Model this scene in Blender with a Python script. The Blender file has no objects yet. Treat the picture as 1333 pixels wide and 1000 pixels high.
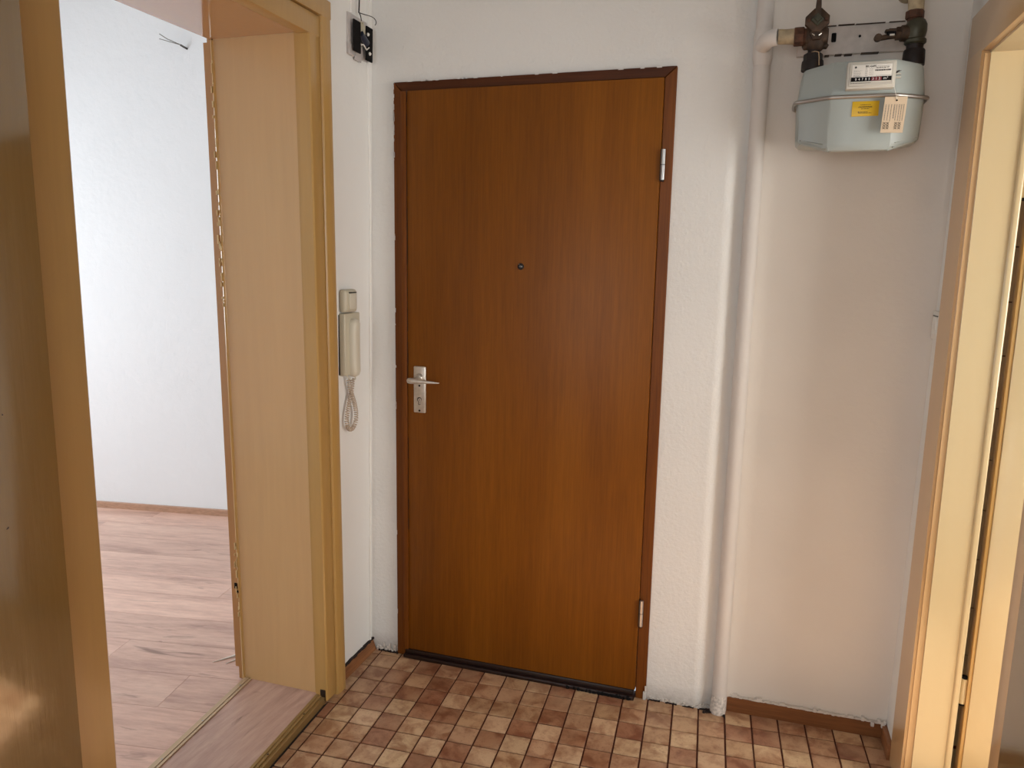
import bpy, bmesh, math, random
from mathutils import Vector, Matrix
random.seed(7)
C = bpy.context.scene.collection
S = bpy.context.scene

# ------------------------------------------------------------------ camera, world, lights, exposure
cam_d = bpy.data.cameras.new('camera'); cam = bpy.data.objects.new('camera', cam_d); C.objects.link(cam)
cam_d.sensor_fit = 'HORIZONTAL'; cam_d.sensor_width = 36.0; cam_d.lens = 981.3975 / 1333 * 36
cam_d.clip_start = 0.02
cam.location = (1.14524, -2.38756, 1.47471); cam.rotation_euler = (1.40685, -0.017757, 0.305826)
S.camera = cam
S.view_settings.view_transform = 'Standard'; S.view_settings.look = 'None'
S.view_settings.gamma = 1.0; S.view_settings.use_curve_mapping = False
S.view_settings.exposure = 0.0
w = bpy.data.worlds.new('world'); S.world = w; w.use_nodes = True
w.node_tree.nodes['Background'].inputs['Color'].default_value = (0.75, 0.87, 1.0, 1)
w.node_tree.nodes['Background'].inputs['Strength'].default_value = 1.0

def area(name, loc, target, sx, sy, power, col):
    d = bpy.data.lights.new(name, 'AREA'); d.shape = 'RECTANGLE'; d.size = sx; d.size_y = sy
    d.energy = power; d.color = col
    o = bpy.data.objects.new(name, d); C.objects.link(o); o.location = loc
    o.rotation_euler = (Vector(target) - Vector(loc)).to_track_quat('-Z', 'Y').to_euler()
    return o
area('daylight_left_room', (-3.45, -0.75, 1.55), (-0.6, -0.55, 0.55), 1.5, 1.5, 64, (0.86, 0.94, 1.0))
area('daylight_right_room', (3.12, -0.95, 1.45), (0.9, -0.15, 0.95), 0.95, 1.15, 38, (1.0, 0.985, 0.95))
sd = bpy.data.lights.new('sun', 'SUN'); sd.energy = 31.0; sd.angle = 0.012; sd.color = (1.0, 0.97, 0.90)
so = bpy.data.objects.new('sun', sd); C.objects.link(so); so.location = (6, -2, 6)
so.rotation_euler = Vector((-1.0, -0.15, -0.70)).to_track_quat('-Z', 'Y').to_euler()
area('daylight_hall_end', (0.75, -4.45, 1.5), (0.75, 0, 1.2), 1.3, 1.5, 26, (0.99, 0.99, 0.98))

# ------------------------------------------------------------------ materials
def srgb(r, g, b):
    return tuple(((c / 255) / 12.92 if c / 255 <= 0.04045 else ((c / 255 + 0.055) / 1.055) ** 2.4) for c in (r, g, b))

class NT:
    def __init__(s, name):
        s.m = bpy.data.materials.new(name); s.m.use_nodes = True; s.t = s.m.node_tree
        s.b = s.t.nodes['Principled BSDF']
        s.tc = s.n('ShaderNodeTexCoord'); s.geo = s.n('ShaderNodeNewGeometry')
    def n(s, k, **kw):
        x = s.t.nodes.new(k)
        for a, v in kw.items(): setattr(x, a, v)
        return x
    def l(s, a, b): s.t.links.new(a, b)
    def pos(s, scale=(1, 1, 1), rot=(0, 0, 0), off=None):
        mp = s.n('ShaderNodeMapping'); mp.inputs['Scale'].default_value = scale; mp.inputs['Rotation'].default_value = rot
        s.l(s.geo.outputs['Position'], mp.inputs['Vector'])
        if off: s.l(off, mp.inputs['Location'])
        return mp.outputs['Vector']
    def noise(s, vec, scale, detail=4, rough=0.5, dist=0.0):
        x = s.n('ShaderNodeTexNoise'); x.inputs['Scale'].default_value = scale; x.inputs['Detail'].default_value = detail
        x.inputs['Roughness'].default_value = rough; x.inputs['Distortion'].default_value = dist
        s.l(vec, x.inputs['Vector']); return x.outputs['Fac']
    def ramp(s, fac, stops):
        x = s.n('ShaderNodeValToRGB'); e = x.color_ramp.elements
        while len(e) < len(stops): e.new(0.5)
        for k, (p, c) in enumerate(stops):
            e[k].position = p; e[k].color = (*c, 1) if len(c) == 3 else c
        s.l(fac, x.inputs['Fac']); return x.outputs['Color']
    def mix(s, fac, a, b, mode='MIX'):
        x = s.n('ShaderNodeMixRGB', blend_type=mode)
        for v, i in ((fac, 0), (a, 1), (b, 2)):
            if isinstance(v, (int, float)): x.inputs[i].default_value = v
            elif isinstance(v, tuple): x.inputs[i].default_value = (*v, 1) if len(v) == 3 else v
            else: s.l(v, x.inputs[i])
        return x.outputs['Color']
    def bump(s, *layers):
        prev = None
        for h, strength, dist in layers:
            x = s.n('ShaderNodeBump'); x.inputs['Strength'].default_value = strength; x.inputs['Distance'].default_value = dist
            s.l(h, x.inputs['Height'])
            if prev: s.l(prev, x.inputs['Normal'])
            prev = x.outputs['Normal']
        s.l(prev, s.b.inputs['Normal'])
    def base(s, c):
        if isinstance(c, tuple): s.b.inputs['Base Color'].default_value = (*c, 1)
        else: s.l(c, s.b.inputs['Base Color'])
    def set(s, rough=0.5, metal=0.0, spec=0.5, coat=0.0):
        s.b.inputs['Roughness'].default_value = rough; s.b.inputs['Metallic'].default_value = metal
        s.b.inputs['Specular IOR Level'].default_value = spec; s.b.inputs['Coat Weight'].default_value = coat
        s.b.inputs['Coat Roughness'].default_value = 0.12

def simple(name, c, rough=0.5, metal=0.0, spec=0.5, bump=0.0, bscale=80, var=0.0):
    t = NT(name); t.set(rough, metal, spec)
    n = t.noise(t.pos(), bscale, 4)
    if var: t.base(t.ramp(n, [(0.3, tuple(x * (1 - var) for x in c)), (0.7, tuple(min(1, x * (1 + var)) for x in c))]))
    else: t.base(c)
    if bump: t.bump((n, bump, 0.002))
    return t.m

def wall_mat(name, c, relief, scale=55, dirt=0.04, rough=0.85, lump=0.3, dirtfloor=False):
    t = NT(name); t.set(rough, 0, 0.25)
    p = t.pos()
    big = t.noise(p, 2.3, 3)
    col = t.ramp(big, [(0.3, tuple(x * (1 - dirt) for x in c)), (0.7, c)])
    if dirtfloor:   # scuffs and grime along the foot of the wall
        sep = t.n('ShaderNodeSeparateXYZ'); t.l(t.geo.outputs['Position'], sep.inputs[0])
        r = t.n('ShaderNodeMapRange'); r.inputs['From Min'].default_value = 0.005; r.inputs['From Max'].default_value = 0.07
        r.inputs['To Min'].default_value = 0.8; r.inputs['To Max'].default_value = 0.0
        t.l(sep.outputs['Z'], r.inputs['Value'])
        nn = t.noise(p, 38, 5, 0.7)
        m = t.n('ShaderNodeMath', operation='MULTIPLY'); t.l(r.outputs[0], m.inputs[0]); t.l(nn, m.inputs[1])
        col = t.mix(m.outputs[0], col, srgb(120, 105, 92))
    t.base(col)
    fine = t.noise(p, scale, 5, 0.6); lumps = t.noise(p, 9, 3)
    t.bump((lumps, lump, 0.01), (fine, relief, 0.006))
    return t.m

M = {}
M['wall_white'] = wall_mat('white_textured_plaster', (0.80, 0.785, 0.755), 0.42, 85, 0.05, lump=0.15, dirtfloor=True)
M['wall_left'] = wall_mat('white_smooth_plaster', (0.80, 0.79, 0.76), 0.12, 40, 0.03)
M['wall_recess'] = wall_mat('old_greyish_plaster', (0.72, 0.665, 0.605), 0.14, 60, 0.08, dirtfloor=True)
M['wall_room'] = wall_mat('white_wallpaper', (0.84, 0.85, 0.86), 0.35, 26, 0.02, lump=0.35)
M['ceiling'] = wall_mat('ceiling_white', (0.72, 0.70, 0.67), 0.1)
M['pipe_paint'] = wall_mat('white_painted_pipe', (0.68, 0.635, 0.595), 0.15, 70, 0.05, rough=0.5, lump=0.35)
M['cable_paint'] = simple('painted_cable', (0.78, 0.76, 0.72), 0.6)
M['grout'] = simple('brown_grout', srgb(84, 42, 26), 0.9, bump=0.3, var=0.25)
M['dirt'] = simple('dark_dirt', srgb(38, 26, 22), 0.95, bump=0.5)
M['crumble'] = simple('crumbled_plaster', (0.62, 0.57, 0.52), 0.95, bump=0.8, bscale=120, var=0.3)

def tan_mat(name, c, rough, streak=0.12, coat=0.5, bump=0.25, spots=True):
    t = NT(name); t.set(rough, 0, 0.5, coat)
    p = t.pos((14, 14, 0.9)); n = t.noise(p, 3.0, 5, 0.6)
    blot = t.noise(t.pos(), 1.7, 3)
    col = t.ramp(n, [(0.25, tuple(x * (1 - streak) for x in c)), (0.75, tuple(x * (1 + streak * 0.6) for x in c))])
    col = t.mix(blot, col, tuple(x * 1.05 for x in (c[0] * 1.04, c[1] * 0.93, c[2] * 0.9)))
    if spots:
        v = t.noise(t.pos(), 42, 2, 0.4)
        s_ = t.ramp(v, [(0.80, (0, 0, 0)), (0.83, (0.7, 0.7, 0.7))])
        col = t.mix(s_, col, srgb(70, 45, 22))
    t.base(col)
    brush = t.noise(t.pos((60, 60, 3)), 2.5, 4, 0.6); wav = t.noise(t.pos((1, 1, 0.6)), 11, 3)
    t.bump((wav, bump, 0.006), (brush, bump * 0.6, 0.0015))
    return t.m
M['tan'] = tan_mat('tan_gloss_paint', srgb(182, 147, 86), 0.3, coat=0.2)
M['tan_panel'] = tan_mat('tan_gloss_paint_pinkish', srgb(204, 170, 120), 0.26, streak=0.08, coat=0.3)
M['tan_soffit'] = tan_mat('tan_gloss_paint_soffit', srgb(176, 134, 86), 0.10, streak=0.05, bump=0.06, spots=False)
M['tan_leaf'] = tan_mat('tan_gloss_paint_door', srgb(146, 123, 76), 0.2, coat=1.0, bump=0.42)
for nd in M['tan_leaf'].node_tree.nodes:
    if nd.type == 'BSDF_PRINCIPLED': nd.inputs['Coat IOR'].default_value = 1.75; nd.inputs['Coat Roughness'].default_value = 0.1
M['cream'] = tan_mat('cream_gloss_paint', srgb(194, 178, 138), 0.3, streak=0.03, bump=0.12, spots=False)
M['trim_r'] = tan_mat('beige_gloss_paint', srgb(190, 158, 112), 0.3, streak=0.05, bump=0.1, spots=False)
M['orange_trim'] = tan_mat('worn_orange_brown_trim', srgb(178, 132, 76), 0.35, streak=0.2)

def wood_mat(name, dark, mid, light, axis='Z', rough=0.4, fine=70, coat=0.15, off=False, amp=1.0):
    t = NT(name); t.set(rough, 0, 0.22, coat)
    st = {'Z': (1, 1, 0.035), 'X': (0.035, 1, 1), 'Y': (1, 0.035, 1)}[axis]
    o = None
    if off:
        oi = t.n('ShaderNodeObjectInfo'); cb = t.n('ShaderNodeCombineXYZ')
        mm = t.n('ShaderNodeMath', operation='MULTIPLY'); t.l(oi.outputs['Random'], mm.inputs[0]); mm.inputs[1].default_value = 37.0
        for i in range(3): t.l(mm.outputs[0], cb.inputs[i])
        o = cb.outputs[0]
    p = t.pos(st, off=o)
    wide = t.noise(t.pos((1, 1, 0.12) if axis == 'Z' else tuple(max(0.2, v) for v in st), off=o), 5.5, 3, 0.5, 0.3)
    grain = t.noise(p, fine, 6, 0.65)
    fibre = t.noise(p, fine * 3.2, 3, 0.6)
    col = t.ramp(wide, [(0.32, dark), (0.5, mid), (0.68, light)])
    col = t.mix(0.55 * amp, col, t.ramp(grain, [(0.34, dark), (0.5, mid), (0.66, light)]))
    col = t.mix(0.35 * amp, col, t.ramp(fibre, [(0.35, tuple(x * 0.55 for x in dark)), (0.6, mid)]))
    t.base(col); t.bump((grain, 0.06, 0.001))
    return t.m
M['door_wood'] = wood_mat('oak_veneer_door', srgb(106, 59, 10), srgb(124, 71, 14), srgb(140, 84, 20), 'Z', 0.42, coat=0.0, amp=0.7)
M['frame_wood'] = wood_mat('oak_door_frame', srgb(96, 50, 12), srgb(114, 62, 15), srgb(126, 72, 20), 'Z', 0.45, coat=0.0)
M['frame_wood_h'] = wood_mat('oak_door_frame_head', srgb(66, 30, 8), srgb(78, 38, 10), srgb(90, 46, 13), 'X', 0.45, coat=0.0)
M['skirt'] = wood_mat('brown_skirting', srgb(98, 60, 34), srgb(124, 78, 45), srgb(138, 89, 53), 'X', 0.45)
M['skirt_y'] = wood_mat('brown_skirting_side', srgb(120, 76, 46), srgb(146, 96, 60), srgb(166, 114, 76), 'Y', 0.5)
M['skirt_room'] = wood_mat('laminate_skirting', srgb(170, 132, 108), srgb(190, 150, 124), srgb(202, 164, 138), 'X', 0.45)
M['threshold_dark'] = simple('black_brown_rubber', srgb(34, 19, 15), 0.35, bump=0.5, var=0.3)

def laminate(name, axis_rot, pale=1.0):
    t = NT(name); t.set(0.36, 0, 0.45)
    oi = t.n('ShaderNodeObjectInfo'); cb = t.n('ShaderNodeCombineXYZ')
    mm = t.n('ShaderNodeMath', operation='MULTIPLY'); t.l(oi.outputs['Random'], mm.inputs[0]); mm.inputs[1].default_value = 23.0
    for i in range(3): t.l(mm.outputs[0], cb.inputs[i])
    # rotate first, then stretch
    mp = t.n('ShaderNodeMapping'); mp.inputs['Rotation'].default_value = (0, 0, axis_rot); t.l(t.geo.outputs['Position'], mp.inputs['Vector'])
    m2 = t.n('ShaderNodeMapping'); m2.inputs['Scale'].default_value = (0.16, 1, 1); t.l(mp.outputs[0], m2.inputs['Vector']); t.l(cb.outputs[0], m2.inputs['Location'])
    v = m2.outputs[0]
    a = t.noise(v, 9, 6, 0.62, 0.6); b = t.noise(v, 60, 5, 0.7); k = t.noise(v, 17, 4, 0.6, 1.2)
    d, m, l = srgb(168, 130, 116), srgb(212, 172, 154), srgb(230, 194, 174)
    col = t.ramp(a, [(0.3, d), (0.5, m), (0.72, l)])
    col = t.mix(0.32, col, t.ramp(b, [(0.35, d), (0.65, l)]))
    col = t.mix(t.ramp(k, [(0.62, (0, 0, 0)), (0.75, (0.75, 0.75, 0.75))]), col, srgb(118, 88, 76))
    hs = t.n('ShaderNodeHueSaturation'); t.l(col, hs.inputs['Color'])
    rr = t.n('ShaderNodeMapRange'); t.l(oi.outputs['Random'], rr.inputs['Value']); rr.inputs['To Min'].default_value = 0.9 * pale; rr.inputs['To Max'].default_value = 1.08 * pale
    t.l(rr.outputs[0], hs.inputs['Value'])
    t.base(hs.outputs[0]); t.bump((b, 0.05, 0.001))
    return t.m
M['laminate'] = laminate('oak_laminate', -0.155)
M['laminate_sill'] = laminate('oak_laminate_sill', -1.50, 0.68)

def tile_mat():
    t = NT('terracotta_tile'); t.set(0.32, 0, 0.4)
    oi = t.n('ShaderNodeObjectInfo'); cb = t.n('ShaderNodeCombineXYZ')
    mm = t.n('ShaderNodeMath', operation='MULTIPLY'); t.l(oi.outputs['Random'], mm.inputs[0]); mm.inputs[1].default_value = 41.0
    for i in range(3): t.l(mm.outputs[0], cb.inputs[i])
    v = t.pos(off=cb.outputs[0])
    blot = t.noise(v, 17, 5, 0.6, 0.4); sp = t.noise(v, 120, 4, 0.7); broad = t.noise(v, 9, 2)
    mulc = t.mix(1.0, oi.outputs['Color'], srgb(190, 160, 146), 'MULTIPLY')
    col = t.mix(t.ramp(blot, [(0.42, (0, 0, 0)), (0.62, (0.85, 0.85, 0.85))]), oi.outputs['Color'], mulc)
    col = t.mix(t.ramp(broad, [(0.5, (0, 0, 0)), (0.75, (0.4, 0.4, 0.4))]), col, srgb(210, 176, 140))
    col = t.mix(t.ramp(sp, [(0.56, (0, 0, 0)), (0.72, (0.5, 0.5, 0.5))]), col, srgb(96, 56, 40))
    t.base(col); t.bump((blot, 0.12, 0.002), (sp, 0.08, 0.001))
    return t.m
M['tile'] = tile_mat()
M['wall_tile'] = simple('beige_wall_tile', srgb(176, 148, 112), 0.25, var=0.06, bscale=14)
M['metal'] = simple('brushed_nickel', (0.62, 0.58, 0.52), 0.34, 0.75, var=0.1)
M['steel'] = simple('satin_steel', (0.5, 0.5, 0.49), 0.3, 0.9)
M['wire_steel'] = simple('dull_steel_band', (0.36, 0.33, 0.30), 0.35, 0.8)
M['aluminium'] = simple('anodised_profile', srgb(186, 160, 128), 0.38, 0.4)
M['brass_edge'] = simple('gilt_edge_profile', srgb(150, 122, 76), 0.4, 0.35, bump=0.15)
M['black'] = simple('matt_black', (0.010, 0.009, 0.009), 0.9, spec=0.1)
M['ivory'] = simple('ivory_plastic', srgb(205, 198, 180), 0.4)
M['ivory2'] = simple('ivory_plastic_yellowed', srgb(192, 184, 162), 0.4)
M['cord'] = simple('coiled_cord', srgb(192, 172, 150), 0.5)
M['clear'] = simple('frosted_backplate', srgb(190, 182, 178), 0.35)
M['white_pl'] = simple('white_plastic', srgb(225, 222, 215), 0.4)
M['meter'] = simple('blue_grey_enamel', srgb(158, 163, 158), 0.4, bump=0.05, var=0.03, bscale=10)
M['counter'] = simple('grey_white_plastic', srgb(192, 186, 174), 0.4)
M['label'] = simple('label_white', srgb(222, 216, 206), 0.5)
M['red'] = simple('counter_red', srgb(110, 30, 34), 0.4)
M['ink'] = simple('ink', (0.03, 0.028, 0.025), 0.6)
M['inkgrey'] = simple('ink_grey', (0.20, 0.18, 0.16), 0.6)
M['digit'] = simple('digit_white', (0.75, 0.73, 0.70), 0.5)
M['yellow'] = simple('yellow_sticker', srgb(208, 166, 18), 0.4)
M['tag'] = simple('card_tag', srgb(214, 190, 160), 0.6)
M['rust'] = simple('rusty_brass', srgb(66, 48, 33), 0.6, 0.35, bump=0.5, bscale=60, var=0.5)
M['rust_red'] = simple('rusty_iron', srgb(80, 50, 33), 0.75, 0.2, bump=0.6, bscale=70, var=0.5)
M['greenbrass'] = simple('tarnished_brass', srgb(66, 64, 50), 0.45, 0.4, bump=0.4, bscale=60, var=0.3)
M['old_paint'] = simple('old_cream_paint', srgb(168, 150, 120), 0.6, bump=0.6, bscale=60, var=0.25)
M['plate_paint'] = simple('painted_bracket', (0.56, 0.50, 0.455), 0.7, bump=0.4, bscale=40, var=0.1)
M['dark_iron'] = simple('blackened_iron', srgb(34, 26, 24), 0.5, 0.4, bump=0.4)
M['chip'] = simple('bare_chipped_paint', srgb(225, 200, 150), 0.6)
M['glass_lens'] = simple('dark_lens', (0.02, 0.015, 0.01), 0.1)

# ------------------------------------------------------------------ geometry helpers
def new(): return bmesh.new()
def addbox(bm, x0, x1, y0, y1, z0, z1, bev=0.0, seg=2, top=(0, 0)):
    vs = [bm.verts.new((x + (top[0] if z == z1 else 0), y + (top[1] if z == z1 else 0), z)) for z in (z0, z1) for y in (y0, y1) for x in (x0, x1)]
    F = [(0, 2, 3, 1), (4, 5, 7, 6), (0, 1, 5, 4), (2, 6, 7, 3), (0, 4, 6, 2), (1, 3, 7, 5)]
    fs = [bm.faces.new([vs[i] for i in f]) for f in F]
    if bev > 0:
        es = list({e for f in fs for e in f.edges})
        bmesh.ops.bevel(bm, geom=es, offset=bev, segments=seg, affect='EDGES', profile=0.5)
    return bm
def addprism(bm, pts, z0, z1, pts_top=None, smooth=False):
    """vertical prism over a plan polygon (x,y), counter-clockwise; pts_top may differ (a leaning piece)"""
    a = [bm.verts.new((x, y, z0)) for x, y in pts]; b = [bm.verts.new((x, y, z1)) for x, y in (pts_top or pts)]
    n = len(pts); bm.faces.new(a[::-1]); bm.faces.new(b)
    for i in range(n):
        f = bm.faces.new((a[i], a[(i + 1) % n], b[(i + 1) % n], b[i])); f.smooth = smooth
    return bm
def loft(bm, rings, cap=True, smooth=True):
    R = [[bm.verts.new(p) for p in r] for r in rings]; n = len(R[0])
    for a, b in zip(R, R[1:]):
        for i in range(n):
            f = bm.faces.new((a[i], a[(i + 1) % n], b[(i + 1) % n], b[i])); f.smooth = smooth
    if cap: bm.faces.new(R[0][::-1]); bm.faces.new(R[-1])
    return bm
def tube(bm, pts, rad, seg=10, smooth=True):
    pts = [Vector(p) for p in pts]; n = len(pts)
    rads = rad if isinstance(rad, (list, tuple)) else [rad] * n
    rings = []; up = None
    for i, p in enumerate(pts):
        t = (pts[min(i + 1, n - 1)] - pts[max(i - 1, 0)]).normalized()
        if up is None: up = Vector((0, 0, 1)) if abs(t.z) < 0.9 else Vector((1, 0, 0))
        s = t.cross(up).normalized(); up = s.cross(t).normalized()
        rings.append([p + (s * math.cos(a) + up * math.sin(a)) * rads[i] for a in [2 * math.pi * k / seg for k in range(seg)]])
    return loft(bm, rings, True, smooth)
def hexnut(bm, c, axis, r, h, seg=6):
    a = Vector(axis).normalized(); c = Vector(c)
    return tube(bm, [c - a * h / 2, c - a * h * 0.42, c + a * h * 0.42, c + a * h / 2], [r * 0.93, r, r, r * 0.93], seg, False)
def obj(name, bm, mat, parent=None, label=None, origin=None):
    bmesh.ops.recalc_face_normals(bm, faces=bm.faces)
    xs = [v.co for v in bm.verts]
    if origin is None:
        origin = Vector(((min(v.x for v in xs) + max(v.x for v in xs)) / 2, (min(v.y for v in xs) + max(v.y for v in xs)) / 2, min(v.z for v in xs)))
    origin = Vector(origin)
    bmesh.ops.translate(bm, verts=bm.verts, vec=-origin)
    me = bpy.data.meshes.new(name); bm.to_mesh(me); bm.free(); me.set_sharp_from_angle(angle=0.65)
    me.materials.append(M[mat] if isinstance(mat, str) else mat)
    o = bpy.data.objects.new(name, me); C.objects.link(o)
    if parent is not None:
        o.parent = parent; o.location = origin - wloc(parent)
    else: o.location = origin
    if label: o['label'] = label
    return o
def wloc(o):
    v = Vector((0, 0, 0))
    while o: v += o.location; o = o.parent
    return v
def tag(o, label, cat, group=None, kind=None):
    o['label'] = label; o['category'] = cat
    if group: o['group'] = group
    if kind: o['kind'] = kind
    return o
def thing(name, loc, label, cat, group=None, kind=None):
    o = bpy.data.objects.new(name, None); C.objects.link(o); o.location = loc; o.empty_display_size = 0.05
    return tag(o, label, cat, group, kind)
def bx(name, mat, parent, x0, x1, y0, y1, z0, z1, bev=0.001, top=(0, 0), label=None, seg=2):
    return obj(name, addbox(new(), x0, x1, y0, y1, z0, z1, bev, seg, top), mat, parent, label)
def text(name, body, size, origin, xdir, ydir, mat, parent, depth=0.0003, sx=1.0, label=None):
    cu = bpy.data.curves.new(name, 'FONT'); cu.body = body; cu.size = size; cu.extrude = depth; cu.align_x = 'LEFT'; cu.resolution_u = 2
    cu.materials.append(M[mat])
    tmp = bpy.data.objects.new(name, cu)
    me = bpy.data.meshes.new_from_object(tmp); bpy.data.objects.remove(tmp)
    x = Vector(xdir).normalized() * sx; y = Vector(ydir).normalized(); z = x.normalized().cross(y)
    m = Matrix((x, y, z)).transposed().to_4x4()
    me.transform(m); me.name = name
    o = bpy.data.objects.new(name, me); C.objects.link(o)
    o.parent = parent; o.location = Vector(origin) - wloc(parent)
    if label: o['label'] = label
    return o

# ------------------------------------------------------------------ THE SETTING
# hall: x -0.15..1.65, y -4.6..0.02 ; left room: x -3.6..-0.455 ; right room: x 1.755..3.2
CEIL = 3.0
def mesh_faces(name, quads, mat, parent=None):
    bm = new()
    for q in quads: bm.faces.new([bm.verts.new(p) for p in q])
    bmesh.ops.remove_doubles(bm, verts=bm.verts, dist=1e-5)
    return obj(name, bm, mat, parent)

# door wall (textured), with the opening of the entrance door
bm = new()
W0 = 0.02
addbox(bm, -0.46, -0.036, W0, 0.20, -0.02, CEIL)
addbox(bm, -0.036, 0.892, W0, 0.20, 2.046, CEIL)
# right of the door: flat, then the plaster rounds back towards the riser pipe
prof = [(0.892, W0), (1.045, W0)]
for k in range(1, 17):
    a = k / 16; prof.append((1.045 + 0.07 * a, W0 + 0.026 * (a * a * (3 - 2 * a))))
prof += [(1.135, 0.058), (1.135, 0.20), (0.892, 0.20)]
addprism(bm, prof, -0.02, CEIL, smooth=False)
wb = tag(obj('wall_back', bm, 'wall_white'), 'white textured plaster wall around the brown entrance door', 'wall', kind='structure')
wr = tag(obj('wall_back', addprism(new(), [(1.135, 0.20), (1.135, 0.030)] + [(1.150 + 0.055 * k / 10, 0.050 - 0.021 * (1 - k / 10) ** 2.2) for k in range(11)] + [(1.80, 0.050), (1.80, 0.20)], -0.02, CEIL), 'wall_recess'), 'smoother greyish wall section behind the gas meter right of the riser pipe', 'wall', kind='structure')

# left wall of the hall (30 cm thick) with the doorway to the left room
bm = new()
# strip between the doorway and the corner, leaning slightly as in the old house
addprism(bm, [(-0.455, -0.30), (-0.150, -0.30), (-0.150, 0.05), (-0.455, 0.05)], -0.02, CEIL, [(-0.455, -0.30), (-0.109, -0.30), (-0.109, 0.05), (-0.455, 0.05)])
addbox(bm, -0.455, -0.135, -1.26, -0.30, 2.14, CEIL)
addbox(bm, -0.455, -0.135, -4.6, -1.26, -0.02, CEIL)
addbox(bm, -0.455, -0.30, 0.05, 1.45, -0.02, CEIL)
tag(obj('wall_left', bm, 'wall_left'), 'white plaster wall with the tan doorway and the intercom', 'wall', kind='structure')
# right wall of the hall with the narrow doorway
bm = new()
addprism(bm, [(1.642, -0.16), (1.74, -0.16), (1.74, 0.06), (1.642, 0.06)], -0.02, CEIL, [(1.672, -0.16), (1.74, -0.16), (1.74, 0.06), (1.672, 0.06)])
addbox(bm, 1.655, 1.74, -0.92, -0.16, 2.06, CEIL)
addbox(bm, 1.648, 1.74, -4.6, -0.92, -0.02, CEIL)
tag(obj('wall_right', bm, 'wall_left'), 'narrow white wall strip between the gas meter corner and right doorway', 'wall', kind='structure')
# end of the hall behind the camera, with its window opening
bm = new()
addbox(bm, -0.46, 0.0, -4.75, -4.6, -0.02, CEIL); addbox(bm, 1.5, 1.76, -4.75, -4.6, -0.02, CEIL)
addbox(bm, 0.0, 1.5, -4.75, -4.6, -0.02, 0.7); addbox(bm, 0.0, 1.5, -4.75, -4.6, 2.3, CEIL)
tag(obj('wall_front', bm, 'wall_left'), 'white wall with a window behind the viewer', 'wall', kind='structure')
tag(obj('ceiling', addbox(new(), -3.7, 3.3, -4.75, 1.8, CEIL, CEIL + 0.1), 'ceiling'), 'white ceiling above the hall and rooms', 'ceiling', kind='structure')

# left room shell
e = Vector((0.83, 0.13, 0)).normalized()     # direction of its far wall
A = Vector((-2.40, 0.90, 0))
def onfar(s, off=0.0):   # point along the far wall, off towards the room
    n = Vector((e.y, -e.x, 0)); p = A + e * s + n * off; return (p.x, p.y)
bm = new(); addprism(bm, [onfar(-1.35), onfar(2.1), onfar(2.1, -0.12), onfar(-1.35, -0.12)], -0.02, CEIL)
tag(obj('wall_left_room_back', bm, 'wall_room'), 'bright white papered wall seen through the left doorway', 'wall', kind='structure')
bm = new()
addbox(bm, -3.72, -3.6, -2.9, -1.55, -0.02, CEIL); addbox(bm, -3.72, -3.6, 0.05, 0.95, -0.02, CEIL)
addbox(bm, -3.72, -3.6, -1.55, 0.05, -0.02, 0.75); addbox(bm, -3.72, -3.6, -1.55, 0.05, 2.35, CEIL)
tag(obj('wall_left_room_left', bm, 'wall_room'), 'white wall holding the left room window', 'wall', kind='structure')
tag(obj('wall_left_room_front', addbox(new(), -3.72, -0.455, -2.9, -2.78, -0.02, CEIL), 'wall_room'), 'white near wall of the left room', 'wall', kind='structure')
win = thing('window_1', (-3.62, -0.75, 0.75), 'white framed window of the left room', 'window', kind='structure')
bm = new()
for y0, y1, z0, z1 in ((-1.55, -1.49, 0.75, 2.35), (-0.01, 0.05, 0.75, 2.35), (-1.49, -0.01, 0.75, 0.81), (-1.49, -0.01, 2.29, 2.35), (-0.78, -0.72, 0.81, 2.29)):
    addbox(bm, -3.66, -3.60, y0, y1, z0, z1)
obj('window_frame', bm, 'white_pl', win)
bb = new(); addprism(bb, [onfar(-1.3, 0.018), onfar(2.1, 0.018), onfar(2.1, 0.0), onfar(-1.3, 0.0)], 0.018, 0.053)
tag(obj('baseboard_left_room', bb, 'skirt_room'), 'low light-brown laminate skirting along the left room wall', 'skirting', kind='structure')

# right room shell
bm = new()
addbox(bm, 1.74, 3.3, 0.062, 0.2, -0.02, CEIL)
tag(obj('wall_right_room_back', bm, 'grout'), 'tile-covered wall glimpsed through the right door gap', 'wall', kind='structure')
wrr = bpy.data.objects['wall_right_room_back']
tme = None
for iz in range(14):
    for ix in range(5):
        x0 = 1.762 + ix * 0.152; z0 = 0.015 + iz * 0.152
        bm = new(); addbox(bm, x0, x0 + 0.1485, 0.050, 0.062, z0, z0 + 0.1485, 0.0015, 1)
        if tme is None:
            o = obj('tile', bm, 'wall_tile', wrr); tme = o.data; ol = o.location.copy(); ref = (x0, z0)
        else:
            bm.free(); o = bpy.data.objects.new('tile', tme); C.objects.link(o); o.parent = wrr
            o.location = ol + Vector((x0 - ref[0], 0, z0 - ref[1]))
bm = new()
addbox(bm, 3.2, 3.3, -2.4, -1.33, -0.02, CEIL); addbox(bm, 3.2, 3.3, -0.14, 0.062, -0.02, CEIL)
addbox(bm, 3.2, 3.3, -1.33, -0.14, -0.02, 0.85); addbox(bm, 3.2, 3.3, -1.33, -0.14, 2.05, CEIL)
tag(obj('wall_right_room_right', bm, 'wall_left'), 'white wall holding the right room window', 'wall', kind='structure')
tag(obj('wall_right_room_front', addbox(new(), 1.74, 3.3, -2.5, -2.4, -0.02, CEIL), 'wall_left'), 'white near wall of the right room', 'wall', kind='structure')
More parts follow.
